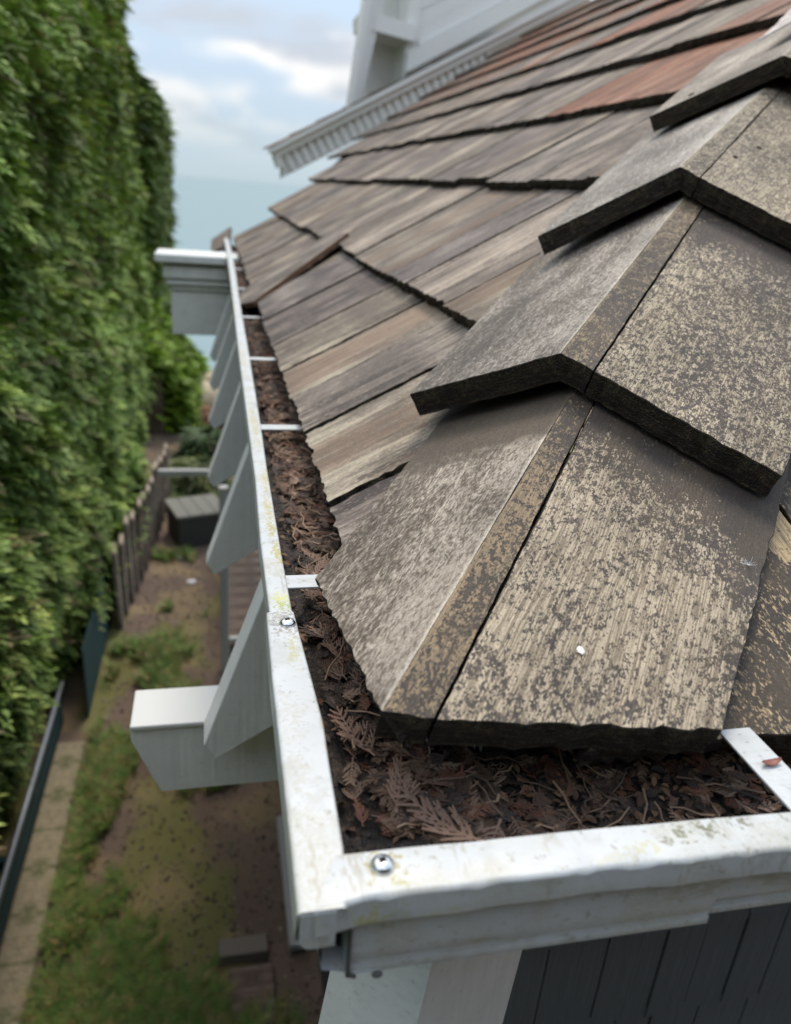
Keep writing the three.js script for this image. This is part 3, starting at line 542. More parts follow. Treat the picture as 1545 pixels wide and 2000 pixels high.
{
  const leaf = new THREE.PlaneGeometry(0.008, 0.0045, 4, 2), p = leaf.attributes.position;
  for (let i = 0; i < p.count; i++) { const x = p.getX(i) / 0.004, y = p.getY(i); p.setY(i, y * (1 - 0.85 * x * x)); p.setZ(i, 0.0012 * (1 - x * x) + Math.abs(y) * 0.5); }
  leaf.rotateX(-Math.PI / 2); leaf.computeVertexNormals();
  scatter('seed_litter', leaf, frondMat, 1700, 340, (q, r, i, c) => {
    const front = r() < 0.5, x = front ? mix(0.05, 0.3, r()) : mix(0, 0.08, r()), z = front ? mix(-0.085, -0.005, Math.pow(r(), 0.7)) : -0.02 - 1.2 * r();
    q.position.set(x, soilY(x, z) + 0.0008 + 0.002 * r(), z); q.rotation.set((r() - 0.5) * 1.2, r() * 6.28, (r() - 0.5) * 1.2); q.scale.setScalar(0.35 + 0.6 * r());
    c.setRGB(...mul3([[0.16, 0.085, 0.045], [0.1, 0.055, 0.035], [0.22, 0.13, 0.07], [0.06, 0.042, 0.032]][Math.floor(r() * 4)], 0.6 + 0.5 * r()));
  }, 'small brown seeds and leaf scraps strewn in the gutter', 'leaf litter');
}
{ // bare twigs and needles
  const tw = new THREE.CylinderGeometry(0.0004, 0.0007, 0.03, 5, 3); tw.rotateZ(Math.PI / 2); const p = tw.attributes.position; for (let i = 0; i < p.count; i++) p.setZ(i, p.getZ(i) + 0.0025 * Math.sin(p.getX(i) * 160)); tw.computeVertexNormals();
  scatter('twig_litter', tw, frondMat, 900, 360, (q, r, i, c) => { inTrough(r, q, 0.003 + 0.006 * r()); q.scale.set(0.3 + 0.8 * r(), 0.7 + 0.6 * r(), 0.7 + 0.6 * r()); c.setRGB(...mul3([[0.2, 0.13, 0.085], [0.11, 0.075, 0.055], [0.3, 0.2, 0.13]][Math.floor(r() * 3)], 0.7 + 0.5 * r())); }, 'thin dry twigs and needles among the gutter litter', 'leaf litter');
}
{ // the sprays that lie singly in view
  const spots = [[0.046, -0.026, 2.3, 0.85, 0, 'broad brown cedar frond fanned out under the corner of the lowest hip board'], [0.034, -0.05, 1.2, 0.72, 1, 'brown cedar frond pointing at the corner of the white gutter'], [0.066, -0.02, 4.0, 0.6, 2, 'long brown cedar frond lying along the front gutter wall'],
    [0.023, -0.168, 1.7, 0.6, 2, 'brown cedar frond beside the screwed lip seam'], [0.03, -0.13, 1.45, 0.5, 0, 'small brown cedar frond between lip seam and hip board'], [0.027, -0.262, 0.9, 0.6, 1, 'brown cedar frond just beyond the nearest hanger strap'], [0.021, -0.085, 1.9, 0.6, 2, 'brown cedar frond against the white lip near the hip board tip']];
  for (const [x, z, a, s, k, label] of spots) { const o = mesh('cedar_frond', fronds[k], std({ color: new THREE.Color(0.165 + 0.03 * k, 0.1 + 0.02 * k, 0.07 + 0.015 * k), roughness: 0.75 })); o.position.set(x, soilY(x, z) + 0.009, z); o.rotation.set(0.15, a, 0.1, 'YXZ'); o.scale.setScalar(s); tag(o, label, 'dried frond'); }
  const lf = new THREE.PlaneGeometry(0.011, 0.004, 6, 2), p = lf.attributes.position; for (let i = 0; i < p.count; i++) { const x = p.getX(i) / 0.0055; p.setZ(i, 0.0016 * x * x + Math.abs(p.getY(i)) * 0.35); p.setY(i, p.getY(i) * (1 - 0.8 * x * x)); } lf.rotateX(-Math.PI / 2); lf.computeVertexNormals();
  const o = mesh('fallen_leaf', lf, std({ color: new THREE.Color(0.2, 0.06, 0.04), roughness: 0.5 })); o.position.set(0.1995, -0.0008, -0.0215); o.rotation.y = 0.1; tag(o, 'small red brown leaf lying on the front hanger strap', 'leaf');
  const c0 = CAPS[0], R = V(c0.R), rr = V(c0.r), mm = V(c0.m), ur = new THREE.Vector3().crossVectors(rr, mm); if (ur.z < 0) ur.negate();
  const chip = new THREE.DodecahedronGeometry(0.002, 0); chip.scale(1.0, 0.3, 1.4); const ch = mesh('paint_chip', chip, std({ color: new THREE.Color(0.8, 0.76, 0.72) })); ch.position.copy(R).addScaledVector(ur, 0.066).addScaledVector(rr, 0.082).addScaledVector(mm, 0.0006); ch.quaternion.setFromUnitVectors(new THREE.Vector3(0, 1, 0), mm); tag(ch, 'tiny white paint chip on the lowest right hip board', 'paint chip');
  const fl = [], r = rng(8), ctr = R.clone().addScaledVector(ur, 0.136).addScaledVector(rr, 0.2).addScaledVector(mm, 0.001);
  for (let i = 0; i < 16; i++) { const d = new THREE.Vector3(r() - 0.5, 0.5 * r(), r() - 0.5).normalize().multiplyScalar(0.004 + 0.003 * r()); fl.push(new THREE.TubeGeometry(new THREE.QuadraticBezierCurve3(ctr, ctr.clone().addScaledVector(d, 0.6), ctr.clone().add(d).add(new THREE.Vector3(0, -0.001, 0))), 4, 0.00007, 4)); }
  tag(mesh('seed_fluff', mergeGeometries(fl), std({ color: new THREE.Color(0.85, 0.86, 0.88) })), 'white wisp of seed fluff on the edge of the lowest right hip board', 'seed fluff');
}

// ================================================================= UNDER THE EAVE: rafter tails, beams, walls
{
  const tailPoly = (k = 1, dx = 0) => [[0.002, -0.1], [-0.058, -0.274], [-0.048, -0.291], [0.32, -0.055], [0.32, 0.02], [0.09, -0.062], [0.02, -0.062]].map(([x, y]) => [x * k + dx, y * k]);
  for (const z of [-0.4, -0.785, -1.13, -1.49, -1.84, -2.2]) mesh('rafter_tail', plate(tailPoly(), z, z - 0.036), M.paint, house);
  // hip rafter tail at the corner: two faces of a square timber leaning out
  const Pa = V([0.053, -0.110, -0.030]), dir = V([-0.006, -0.033, 0.006]).normalize(), s1 = V([0.138, 0, -0.137]), s2 = V([-0.0365, 0, -0.0365]);
  const at = (t, a, b) => Pa.clone().addScaledVector(dir, t).addScaledVector(s1, a).addScaledVector(s2, b);
  const hipRail = [0.06, -0.25].map((k) => [at(-k, 0, 0), at(-k, 1, 0), at(-k, 1, 1), at(-k, 0, 1), at(-k, 0, 0)]);
  const g = loft(hipRail).toNonIndexed(); g.computeVertexNormals(); uvMetres(g); mesh('rafter_tail', g, M.paint, house);
  // near beam end under the eave
  const beam = group('beam', house);
  mesh('beam_side', plate([[-0.13, -0.287], [-0.13, -0.301], [-0.104, -0.368], [0.3, -0.368], [0.3, -0.287]], -0.448, -0.502), M.paint, beam);
  mesh('beam_cap', box(0.44, 0.006, 0.062, 0.089, -0.2835, -0.475, 0.002), M.paintPlain, beam);
  // far beam with mouldings
  const far = group('beam', house), z = -2.5;
  mesh('beam_cap', box(0.5, 0.028, 0.2, 0.02, -0.022, z - 0.09, 0.006), M.paint, far);
  mesh('moulding', box(0.45, 0.05, 0.16, 0.017, -0.066, z - 0.09, 0.012), M.paint, far);
  mesh('moulding', box(0.43, 0.016, 0.145, 0.017, -0.100, z - 0.09, 0.005), M.paint, far);
  mesh('moulding', box(0.405, 0.018, 0.125, 0.017, -0.118, z - 0.09, 0.006), M.paint, far);
  mesh('beam_side', box(0.38, 0.145, 0.11, 0.006, -0.2, z - 0.09, 0.003), M.paint, far);
  // walls and soffit
  mesh('wall', box(0.02, 2.2, 3.0, 0.29, -1.2, -1.8, 0.002), M.siding, house);
  mesh('wall', box(1.7, 2.2, 0.02, 1.04, -1.2, -0.31, 0.002), M.siding, house);
  mesh('fascia', box(0.016, 0.12, 3.2, 0.096, -0.045, -1.69, 0.002), M.paintPlain, house);
  mesh('fascia', box(0.6, 0.12, 0.016, 0.39, -0.045, -0.098, 0.002), M.paintPlain, house);
  // shingle siding on the front wall
  const front = group('wall_siding', house), r = rng(66);
  for (let row = 0; row < 5; row++) { let x = 0.19 + 0.02 * r(); while (x < 0.85) { const w = 0.045 + 0.05 * r(), y1 = -0.2 - row * 0.135; const s = mesh('siding_shingle', box(w - 0.0016, 0.145, 0.007, x + w / 2, y1 - 0.075 + 0.006 * r(), -0.2945 + 0.003 * r(), 0.001), M.siding, front); s.rotation.x = 0; x += w; } }
  const drain = new THREE.CylinderGeometry(0.028, 0.028, 2.2, 20); drain.translate(0.235, -1.2, -0.62); mesh('downspout', drain, M.paintPlain, house);
}

// ---- the higher wing behind: a white rake with a ribbed frieze, its shingles, and a dormer on it
{
  const up = group('rake', house), top = (x) => 0.436 + (x - 0.333) * 0.554, W = M.paintBright;
  const band = (x0, x1, a, b, z0, z1) => plate([[x0, top(x0) - b], [x1, top(x1) - b], [x1, top(x1) - a], [x0, top(x0) - a]], z0, z1);
  mesh('rake_board', band(0.345, 2.6, 0.012, 0.07, -5.45, -5.33), W, up);
  mesh('crown_strip', band(0.322, 2.6, -0.004, 0.024, -5.46, -5.30), W, up);
  mesh('frieze_board', band(0.40, 2.4, 0.072, 0.21, -5.46, -5.375), W, up);
  mesh('end_block', plate([[0.335, 0.43], [0.39, 0.445], [0.41, 0.33], [0.372, 0.325]], -5.47, -5.335), W, up);
  for (let x = 0.44; x < 1.75; x += 0.05) { const c = 0.875, n = 0.484, y = top(x) - 0.073; mesh('frieze_rib', plate([[x, y], [x + 0.028 * c, y + 0.028 * n], [x + 0.028 * c + 0.125 * n, y + 0.028 * n - 0.125 * c], [x + 0.125 * n, y - 0.125 * c]].map(([a, b]) => [a - 0.03, b]), -5.374, -5.356), W, up); }
  const ur = group('upper_roof', house), r = rng(404), nU = new THREE.Vector3(-0.47, 0.86, 0.15).normalize(), lift = (z) => 0.02 * (-5.34 - z);
  for (let k = 0; k < 8; k++) { let z = -5.32; while (z > -6.3) { const w = Math.min(0.1 + 0.12 * r(), z + 6.4), xa = 0.335 + 0.2 * k; if (w < 0.03) break; const P = [[xa, z - 0.003], [xa, z - w], [xa + 0.25, z - w], [xa + 0.25, z - 0.003]].map(([x, zz]) => new THREE.Vector3(x, top(x) + 0.013 - (x - xa) * 0.04 + lift(zz), zz)); mesh('shingle', slab(P, nU, 0.009, { step: 0.05, rough: 0.001, rows: 1, U: new THREE.Vector3(0, 0, -1), Vd: new THREE.Vector3(0.87, 0.48, 0), o: P[0], uo: r(), vo: r(), seed: 900 + k }), [shingleMats[r() < 0.3 ? 16 + Math.floor(r() * 4) : Math.floor(r() * 16)], buttMat], ur); z -= w; } }
  const gb = group('dormer', house), base = (x) => 1.055 + (x - 1.33) * 0.575;
  mesh('wall_panel', plate([[1.33, base(1.33) - 0.1], [3.2, base(3.2) - 0.1], [3.2, 3.6], [1.33, 3.6]], -6.6, -6.06), W, gb);
  mesh('skirt_board', plate([[1.345, base(1.345) - 0.02], [3.0, base(3.0) - 0.02], [3.0, base(3.0) + 0.11], [1.345, base(1.345) + 0.11]], -6.08, -6.02), W, gb);
  for (let k = 0; k < 6; k++) mesh('siding_board', plate([[1.42, base(1.42) + 0.116 + k * 0.11], [3.0, base(3.0) + 0.116 + k * 0.11], [3.0, base(3.0) + 0.222 + k * 0.11], [1.42, base(1.42) + 0.222 + k * 0.11]], -6.075, -6.05 - 0.004 * (k % 2)), W, gb);
  mesh('corner_board', plate([[1.33, 1.2], [1.415, 1.26], [1.415, 3.0], [1.33, 3.0]], -6.075, -6.03), W, gb);
  const edge = (t, y) => mix(0.92 + (y - 0.79) * 0.118, 1.005 + (y - 0.79) * 0.2, t);
  [[0, 0.36, -5.93], [0.365, 0.66, -5.955], [0.665, 1, -5.985]].forEach(([a, b, z]) => mesh('rake_board', plate([[edge(a, 0.79 + a * 0.05), 0.78 + a * 0.05], [edge(b, 0.79 + b * 0.05), 0.78 + b * 0.05], [edge(b, 2.2), 2.2], [edge(a, 2.2), 2.2]], -6.1, z), W, gb));
  const so = plate([[0.98, 0.8], [1.42, 1.05], [1.42, 2.2], [1.15, 2.2]], -6.42, -6.4); mesh('soffit', so, W, gb);
  mesh('soffit_roof', plate([[0.93, 2.15], [1.34, 2.15], [1.34, 2.2], [0.93, 2.2]], -6.42, -5.95), W, gb);
  mesh('bracket', plate([[0.99, 1.385], [1.375, 1.34], [1.375, 1.235], [1.09, 1.27], [1.0, 1.30]], -6.38, -5.975), W, gb);
}

// the next roof's eave tip beyond the gutter's far end
{
  const t = group('far_roof', house), P = [[-0.055, -0.085, -3.6], [0.02, -0.036, -3.45], [0.05, -0.01, -4.4], [-0.055, -0.085, -4.4]].map(V);
  mesh('shingle', slab(P, new THREE.Vector3(-S33, C33, 0), 0.015, { step: 0.05, rough: 0.001, U: new THREE.Vector3(0, 0, -1), Vd: new THREE.Vector3(C33, S33, 0), o: P[0], seed: 990 }), [shingleMats[1], buttMat], t);
}

// ================================================================= SIDE YARD
const GY = -2.3;
const groundY = (x, z) => { const d = sst(-9.2, -22, z); return GY - 4.6 * d + 0.05 * (fbm(x * 2.2 + 9, z * 2.2, 71, 3) - 0.5) * 1.0 + (z < -9 ? 0.5 * (fbm(x * 0.7, z * 0.7, 73, 3) - 0.5) * sst(-9, -12, z) : 0); };
function groundColor(x, z) {
  let c = mix3([0.105, 0.072, 0.055], [0.19, 0.135, 0.104], fbm(x * 7, z * 7, 74, 4));
  const moss = sst(0.5, 0.6, fbm(x * 3.1 + 4, z * 1.6, 75, 4) + 0.22 * Math.exp(-Math.pow((x + 0.13) / 0.16, 2) - Math.pow((z + 1.95) / 0.35, 2)) - 0.02);
  c = mix3(c, [0.15, 0.15, 0.04], moss * 0.8);
  const straw = sst(0.52, 0.66, fbm(x * 5 + 1, z * 5, 76, 4) + 0.2 * Math.exp(-Math.pow((x + 0.2) / 0.2, 2) - Math.pow((z + 1.6) / 0.2, 2)) - 0.03);
  c = mix3(c, [0.27, 0.2, 0.1], straw * 0.6);
  if (z < -7.5) c = mix3(c, [0.5, 0.4, 0.27], sst(-8.6, -9.6, z) * sst(0.3, 0.5, fbm(x * 2, z * 2, 79, 3)));
  if (z < -16) c = mix3(c, [0.35, 0.32, 0.27], sst(-16, -19, z));
  return c;
}
{
  const xs = [], zs = []; for (let x = -60; x < -1.6; x += 4) xs.push(x); for (let x = -1.6; x < 0.8; x += 0.035) xs.push(x); for (let x = 0.8; x <= 60; x += 4) xs.push(x);
  for (let z = 30; z > 1; z -= 3) zs.push(z); for (let z = 1; z > -8; z -= 0.04) zs.push(z); for (let z = -8; z > -26; z -= 0.3) zs.push(z);
  const pos = [], col = [], idx = [];
  for (const z of zs) for (const x of xs) { pos.push(x, groundY(x, z), z); col.push(...groundColor(x, z)); }
  const m = xs.length; for (let i = 0; i + 1 < zs.length; i++) for (let j = 0; j + 1 < m; j++) { const a = i * m + j; idx.push(a, a + 1, a + m, a + 1, a + m + 1, a + m); }
  const g = new THREE.BufferGeometry(); g.setAttribute('position', new THREE.Float32BufferAttribute(pos, 3)); g.setAttribute('color', new THREE.Float32BufferAttribute(col, 3)); g.setIndex(idx); g.computeVertexNormals();
  tag(mesh('ground', g, std({ vertexColors: true, roughness: 0.95 })), 'bare brown side yard soil with moss and weeds, falling to the beach', 'ground', null, 'structure');
  const sea = new THREE.PlaneGeometry(60000, 30000, 1, 1); sea.rotateX(-Math.PI / 2); sea.translate(0, -6.3, -15000 - 14);
  const swell = tex(256, 256, 6, 6, (x, y) => 255 * fbm(x * 2.5, y * 5, 77, 4), false); swell.repeat.set(6000, 3000);
  tag(mesh('sea', sea, std({ color: new THREE.Color(0.165, 0.245, 0.265), roughness: 0.6, bumpMap: swell, bumpScale: 0.03 })), 'pale blue sea out to the horizon', 'sea', null, 'structure');
}
// kerb, fence, boards, box, gate
const concrete = std({ map: tex(256, 512, 0.3, 0.6, (x, y) => mul3(mix3([140, 130, 108], [104, 104, 76], sst(0.45, 0.7, fbm(x * 30, y * 14, 95, 4))), 0.8 + 0.4 * fbm(x * 160, y * 160, 96, 3))), roughness: 0.95 });
tag(mesh('garden_edging', box(0.128, 0.3, 3.5, -0.733, -2.42, -1.2, 0.012), concrete), 'long mossy concrete edging strip beside the dark fence mesh', 'edging');
{
  const f = thing('mesh_fence', 'low dark teal mesh fence with a grey top rail under the hedge', 'fence'), teal = std({ color: new THREE.Color(0.008, 0.045, 0.05), roughness: 0.9 });
  mesh('mesh_screen', box(0.006, 0.2, 4.3, -0.804, -2.21, -1.0, 0.002), teal, f); mesh('mesh_screen', box(0.006, 0.42, 1.35, -0.69, -2.12, -3.84, 0.002), teal, f);
  const rail = new THREE.CylinderGeometry(0.013, 0.013, 4.4, 14); rail.rotateX(Math.PI / 2); rail.translate(-0.802, -2.113, -1.0); mesh('rail', rail, std({ color: new THREE.Color(0.25, 0.27, 0.3), roughness: 0.4, metalness: 0.6 }), f);
  for (const z of [-0.9, -2.1, -3.15]) { const p = new THREE.CylinderGeometry(0.016, 0.016, 0.4, 12); p.translate(-0.824, -2.3, z); mesh('post', p, teal, f); }
  const w = thing('board_fence', 'short run of weathered grey boards standing against the hedge foot', 'fence'), r = rng(12), grey = std({ map: shingleMaps[0], color: new THREE.Color(1, 0.99, 0.96), roughness: 0.9 });
  for (let i = 0; i < 13; i++) { const t = i / 12, h = 0.5 + 0.12 * r(); const o = mesh('fence_board', box(0.026, h, 0.158, 0, h / 2, 0, 0.004), grey, w); o.position.set(mix(-0.62, -0.44, t) + 0.01 * r(), GY - 0.02, mix(-4.05, -6.0, t)); o.rotation.set((r() - 0.5) * 0.05, 0.09, (r() - 0.5) * 0.06); }
  const b = thing('utility_box', 'dark low box with a grey slatted lid on the soil by the board fence', 'box'), bm = std({ color: new THREE.Color(0.03, 0.03, 0.028), roughness: 0.7 }), lid = std({ color: new THREE.Color(0.2, 0.2, 0.175), roughness: 0.85 });
  mesh('case', box(0.36, 0.24, 0.34, 0, 0.12, 0, 0.01), bm, b); for (let i = 0; i < 4; i++) mesh('lid_slat', box(0.093, 0.02, 0.37, -0.144 + i * 0.096, 0.252, 0, 0.004), lid, b);
  b.position.set(-0.2, GY, -5.3); b.rotation.y = 0.3;
  const gt = thing('garden_gate', 'white metal gate frame across the far end of the yard', 'gate');
  mesh('gate_post', box(0.045, 1.1, 0.045, -0.014, -1.75, -3.5, 0.004), M.paintPlain, gt); mesh('top_rail', box(0.3, 0.03, 0.03, -0.175, -1.124, -3.5, 0.004), M.paintPlain, gt);  mesh('lower_rail', box(0.06, 0.025, 0.025, 0.03, -2.1, -3.5, 0.003), M.paintPlain, gt);
  const d = thing('wooden_deck', 'brown wooden deck boards by the house wall below the eave', 'deck'); for (let i = 0; i < 9; i++) mesh('plank', box(0.62, 0.03, 0.132, 0.32, -2.2, -3.66 - i * 0.14, 0.004), M.deck, d);
  const pl = thing('timber_offcut', 'pale grey timber offcut lying on the soil along the wall', 'timber'); mesh('board', box(0.05, 0.03, 0.62, 0.205, -2.27, -2.02, 0.004), std({ color: new THREE.Color(0.36, 0.36, 0.36), roughness: 0.8 }), pl); mesh('board_edge', box(0.014, 0.036, 0.6, 0.238, -2.27, -2.02, 0.003), std({ color: new THREE.Color(0.46, 0.46, 0.45), roughness: 0.8 }), pl);
  const br = mesh('brick', box(0.17, 0.05, 0.07, 0.02, -2.28, -1.74, 0.005), std({ color: new THREE.Color(0.2, 0.17, 0.14), roughness: 0.9 })); br.rotation.y = 0; tag(br, 'grey brown brick lying on the soil before the flat slab', 'brick');
  tag(mesh('paving_slab', box(0.15, 0.04, 0.5, 0.045, -2.29, -1.42, 0.006), std({ map: shingleMaps[2], color: new THREE.Color(0.6, 0.5, 0.45), roughness: 0.9 })), 'reddish brown flat slab in the soil at the picture foot', 'slab');
  for (const [x, z, label] of [[-0.225, -4.56, 'white scrap on the soil nearer the gutter'], [-0.31, -4.95, 'white scrap on the soil next to the board fence']]) { const s = new THREE.IcosahedronGeometry(0.028, 1); s.scale(1.2, 0.3, 1); const o = mesh('litter_scrap', s, std({ color: new THREE.Color(0.7, 0.68, 0.68) })); o.position.set(x, groundY(x, z) + 0.008, z); tag(o, label, 'scrap'); }
  // tan boulders at the bank
  const rr = rng(91); [[-0.12, -9.3, 0.28, 'tan boulder nearest on the bank above the beach'], [0.1, -9.8, 0.34, 'tan boulder right of the nearest one on the bank'], [-0.1, -10.6, 0.3, 'tan boulder behind the nearest two on the bank'], [0.25, -11.2, 0.4, 'large tan boulder farthest down the bank']].forEach(([x, z, s, label]) => {
    const g = new THREE.IcosahedronGeometry(s, 3), p = g.attributes.position, v = new THREE.Vector3(); for (let i = 0; i < p.count; i++) { v.fromBufferAttribute(p, i); const k = 0.8 + 0.45 * fbm(v.x * 4 + x * 9 + 20, v.y * 4 + v.z * 3 + 20, 98, 3); p.setXYZ(i, v.x * k, v.y * k * 0.7, v.z * k); } g.computeVertexNormals();
    const o = mesh('boulder', g, std({ color: new THREE.Color(0.5, 0.41, 0.29), roughness: 0.95 })); o.position.set(x, groundY(x, z) + s * 0.2, z); tag(o, label, 'boulder');
  });
}

// ================================================================= PLANTS
function sprayGeometry(seed, L) {       // a flat cedar spray: fans of narrow scale leaves, tips drooping
  const r = rng(seed), pos = [], idx = [];
  const leaf = (o, d, w) => { const s = new THREE.Vector3(-d.z, 0.25 * d.x, d.x).normalize().multiplyScalar(w), b = pos.length / 3, m = o.clone().addScaledVector(d, 0.55), e = o.clone().add(d); m.y -= 0.06 * d.length(); e.y -= 0.25 * d.length(); for (const p of [o.clone(), m.clone().add(s), m.clone().sub(s), e]) pos.push(p.x, p.y, p.z); idx.push(b, b + 1, b + 2, b + 1, b + 3, b + 2); };
  for (let i = 0; i < 9; i++) for (const s of [-1, 1]) { const u = i / 9, o = new THREE.Vector3(u * L, -0.28 * L * u * u, 0), l = L * (0.5 - 0.36 * u) * (0.75 + 0.5 * r()), a = 0.55 + 0.4 * r(); const d = new THREE.Vector3(Math.cos(a) * l, (r() - 0.4) * 0.3 * l, s * Math.sin(a) * l); leaf(o, d, l * 0.17); leaf(o.clone().addScaledVector(d, 0.35), new THREE.Vector3(d.x * 0.7 + 0.2 * l, d.y, d.z * 0.25), l * 0.12); }
  leaf(new THREE.Vector3(L * 0.9, -0.23 * L, 0), new THREE.Vector3(L * 0.25, -0.1 * L, 0), L * 0.04);
  const g = new THREE.BufferGeometry(); g.setAttribute('position', new THREE.Float32BufferAttribute(pos, 3)); g.setIndex(idx); g.computeVertexNormals(); return g;
}
const sprays = [sprayGeometry(21, 0.115), sprayGeometry(22, 0.135), sprayGeometry(23, 0.1)];
const foliage = std({ color: 0xffffff, roughness: 0.6 });
function hedge(name, label, { z0, z1, y0, top, face, n, cols, scale = 1, seed, depth = 0.45 }) {
  const h = thing(name, label, 'hedge'), r = rng(seed), q = new THREE.Object3D(), c = new THREE.Color();
  // dense brown core of twigs
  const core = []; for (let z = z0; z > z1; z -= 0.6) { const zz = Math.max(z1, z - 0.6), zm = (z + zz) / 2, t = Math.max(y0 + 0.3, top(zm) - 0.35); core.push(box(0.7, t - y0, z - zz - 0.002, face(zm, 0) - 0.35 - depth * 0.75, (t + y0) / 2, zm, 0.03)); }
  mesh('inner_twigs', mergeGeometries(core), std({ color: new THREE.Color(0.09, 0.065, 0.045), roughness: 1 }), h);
  sprays.forEach((g, k) => {
    const o = new THREE.InstancedMesh(g, foliage, n); o.name = numbered('foliage'); o.castShadow = o.receiveShadow = true; o.userData.kind = 'stuff';
    for (let i = 0; i < n; i++) {
      const z = z1 + (z0 - z1) * Math.pow(r(), 0.85), t = top(z), onTop = r() < 0.1, y = y0 + (t - y0) * r();
      const bump = 0.32 * (fbm(z * 2.3 + 3, y * 2.6, seed, 3) - 0.5) + 0.16 * (fbm(z * 6, y * 5, seed + 4, 2) - 0.5), d = depth * Math.pow(r(), 2.2);
      const round = 0.5 * Math.pow(Math.max(0, (y - (t - 0.7)) / 0.7), 2);
      const end = 0.45 * Math.pow(Math.max(0, (z1 + 0.5 - z) / 0.5), 2);
      if (onTop) q.position.set(face(z, t) - 0.35 - 0.7 * r(), t + 0.1 * (r() - 0.5) + bump * 0.6, z); else q.position.set(face(z, y) + bump - d - round - end, y, z);
      const out = (r() - 0.5) * 2.2 + (onTop ? r() * 6 : 0);
      q.rotation.set((r() - 0.5) * 1.4, out, 0.55 - 1.15 * r() + (onTop ? 0.9 : 0), 'YXZ'); q.scale.setScalar(scale * (0.65 + 0.7 * r()));
      q.updateMatrix(); o.setMatrixAt(i, q.matrix);
      const patch = fbm(z * 3 + 8, y * 3, seed + 9, 3), f = 0.5 + 0.8 * r() + 0.9 * (patch - 0.5), w = r();
      c.setRGB(...mul3(w < 0.72 ? cols[0] : w < 0.93 ? cols[1] : cols[2], f)); o.setColorAt(i, c);
    }
    h.add(o);
  });
  return h;
}
const greens = [[0.21, 0.335, 0.07], [0.44, 0.56, 0.13], [0.25, 0.2, 0.09]];
hedge('added_shade_hedge', 'tall dense dark green cedar hedge filling the left side', { z0: 1.2, z1: -9.8, y0: -2.22, top: (z) => z > -8.8 ? 0.5 - 0.2 * z : 2.26 - 0.6 * (-8.8 - z), face: (z, y) => -0.85 - 0.08 * sst(-1.6, 0.4, y) - 0.2 * sst(-1.5, -1.95, y) * sst(-3.6, -3.1, z) + 0.15 * sst(-3.4, -4.2, z) * sst(-6.5, -5.5, z) * sst(-1.2, -2.0, y), n: 84000, cols: greens, scale: 0.85, seed: 31 });
hedge('added_shade_hedge', 'lighter green cedar hedge beyond the tall one, nearest the sea', { z0: -9.6, z1: -14, y0: -3.2, top: (z) => 1.55, face: () => -0.84, n: 9000, cols: [[0.11, 0.19, 0.03], [0.15, 0.24, 0.04], [0.06, 0.09, 0.02]], scale: 1.3, seed: 47 });
{ // unseen hedge added behind the viewer to keep skylight off faces turned this way
  const back = hedge('added_shade_hedge', 'unseen dark hedge added behind the viewer to shade faces turned this way', { z0: 6, z1: -3, y0: -2.2, top: () => 2.6, face: () => -0.8, n: 5000, cols: [[0.05, 0.06, 0.04], [0.06, 0.065, 0.05], [0.05, 0.045, 0.04]], scale: 2.2, seed: 83 });
  back.rotation.y = Math.PI / 2; back.position.set(0, 0, 1.9);
}
hedge('bright_shrub', 'bright yellow green shrub beside the path end above the beach', { z0: -7.9, z1: -10.6, y0: -2.5, top: () => -1.3, face: () => -0.36, n: 2600, cols: [[0.22, 0.36, 0.03], [0.32, 0.45, 0.05], [0.12, 0.22, 0.03]], scale: 0.9, seed: 53, depth: 0.3 }).userData.category = 'shrub';
function shrub(name, label, x, y, z, s, n, cols, seed) {
  const h = thing(name, label, 'shrub'); h.position.set(x, y, z); const r = rng(seed), q = new THREE.Object3D(), c = new THREE.Color(), o = new THREE.InstancedMesh(sprays[1], foliage, n);
  for (let i = 0; i < n; i++) { const a = r() * 6.283, e = r(), k = s * Math.pow(r(), 0.4); q.position.set(Math.cos(a) * k * (1 - e * 0.6), e * s * 1.1, Math.sin(a) * k * (1 - e * 0.6)); q.rotation.set((r() - 0.5), -a + (r() - 0.5), 0.7 * r() - 0.3, 'YXZ'); q.scale.setScalar(0.5 + 0.7 * r()); q.updateMatrix(); o.setMatrixAt(i, q.matrix); c.setRGB(...mul3(cols[Math.floor(r() * cols.length)], 0.6 + 0.7 * r())); o.setColorAt(i, c); }
  o.name = numbered('foliage'); o.userData.kind = 'stuff'; o.castShadow = o.receiveShadow = true; h.add(o);
  const st = new THREE.CylinderGeometry(0.01, 0.016, s, 7); st.translate(0, s / 2 - 0.05, 0); mesh('stem', st, M.deck, h); return h;
}
shrub('shrub', 'rust red shrub below the rafter tails at the path end', -0.12, -2.35, -8.2, 0.22, 260, [[0.26, 0.1, 0.05], [0.2, 0.09, 0.04], [0.3, 0.16, 0.08]], 3);
shrub('shrub', 'dark green shrub in front of the rust red one', -0.15, -2.33, -7.2, 0.26, 380, [[0.03, 0.08, 0.015], [0.05, 0.11, 0.02]], 4);
shrub('shrub', 'yellow green low shrub behind the slatted box', -0.2, -2.33, -6.2, 0.3, 420, [[0.1, 0.14, 0.03], [0.15, 0.19, 0.05], [0.05, 0.08, 0.02]], 5);
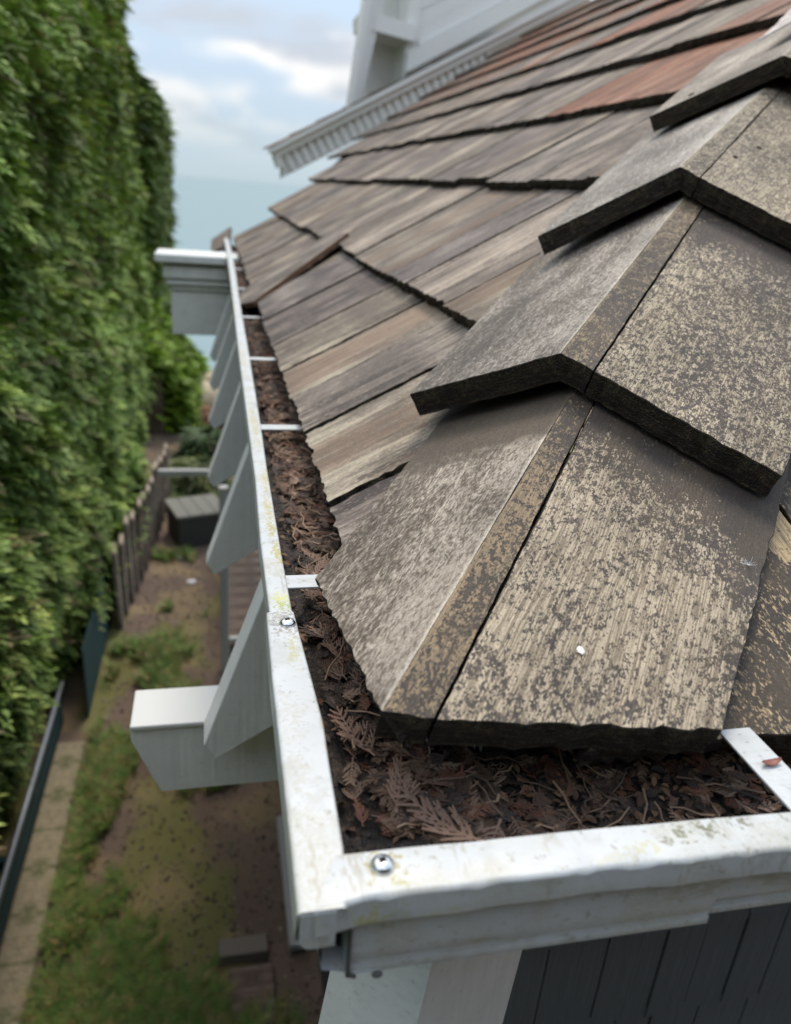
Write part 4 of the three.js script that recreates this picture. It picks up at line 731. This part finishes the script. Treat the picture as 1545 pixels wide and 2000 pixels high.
{ // crumbs of soil, bark and dead leaves on the yard
  const g = new THREE.IcosahedronGeometry(0.012, 0); g.scale(1.2, 0.5, 0.9);
  scatter('soil_crumbs', g, foliage, 9000, 75, (q, r, i, c) => { const x = mix(-0.64, 0.28, r()), z = -0.7 - 7 * Math.pow(r(), 1.4); q.position.set(x, groundY(x, z) + 0.003, z); q.rotation.set(r() * 3, r() * 6, r() * 3); q.scale.setScalar(0.2 + 0.8 * r() * r()); c.setRGB(...mul3([[0.1, 0.07, 0.05], [0.2, 0.14, 0.1], [0.13, 0.095, 0.07], [0.3, 0.24, 0.17], [0.17, 0.15, 0.12]][Math.floor(r() * 5)], 0.7 + 0.6 * r())); }, 'crumbs of soil, bark and dead leaves over the side yard', 'soil');
}
{ // weeds and grass
  const b = []; const r = rng(61);
  for (let i = 0; i < 7; i++) { const a = r() * 6.283, l = 0.03 + 0.035 * r(), w = 0.003 + 0.003 * r(), g = new THREE.PlaneGeometry(w, l, 1, 3), p = g.attributes.position; for (let k = 0; k < p.count; k++) { const t = p.getY(k) / l + 0.5; p.setXYZ(k, p.getX(k) * (1 - t * 0.8), t * l * 0.8, t * t * l * 0.7); } g.rotateY(a); b.push(g); }
  const tuft = mergeGeometries(b); tuft.computeVertexNormals();
  scatter('weeds', tuft, foliage, 20000, 71, (q, rr, i, c) => {
    let x, z, tries = 0, ok = false;
    do { x = mix(-0.64, 0.28, rr()); z = -0.6 - 5.4 * Math.pow(rr(), 1.3); const d = fbm(x * 3 + 2, z * 2.2, 78, 3) + 0.3 * sst(-0.1, -0.4, x) * sst(-2.6, -1.8, z) - 0.18 * sst(-0.12, 0.05, x) - 0.12 * sst(-2.6, -3.4, z); ok = d > 0.5 + 0.16 * rr(); } while (!ok && ++tries < 12);
    q.position.set(x, groundY(x, z) - 0.002 - (ok ? 0 : 0.05), z); q.rotation.set(0, rr() * 6.28, 0); q.scale.setScalar(0.5 + 0.9 * rr());
    c.setRGB(...mul3([[0.13, 0.24, 0.045], [0.18, 0.28, 0.06], [0.24, 0.22, 0.06], [0.36, 0.28, 0.13]][Math.floor(Math.pow(rr(), 1.5) * 4)], 0.6 + 0.7 * rr()));
  }, 'short green weeds and dry grass over the side yard soil', 'weeds');
}
renderer.render(scene, camera);
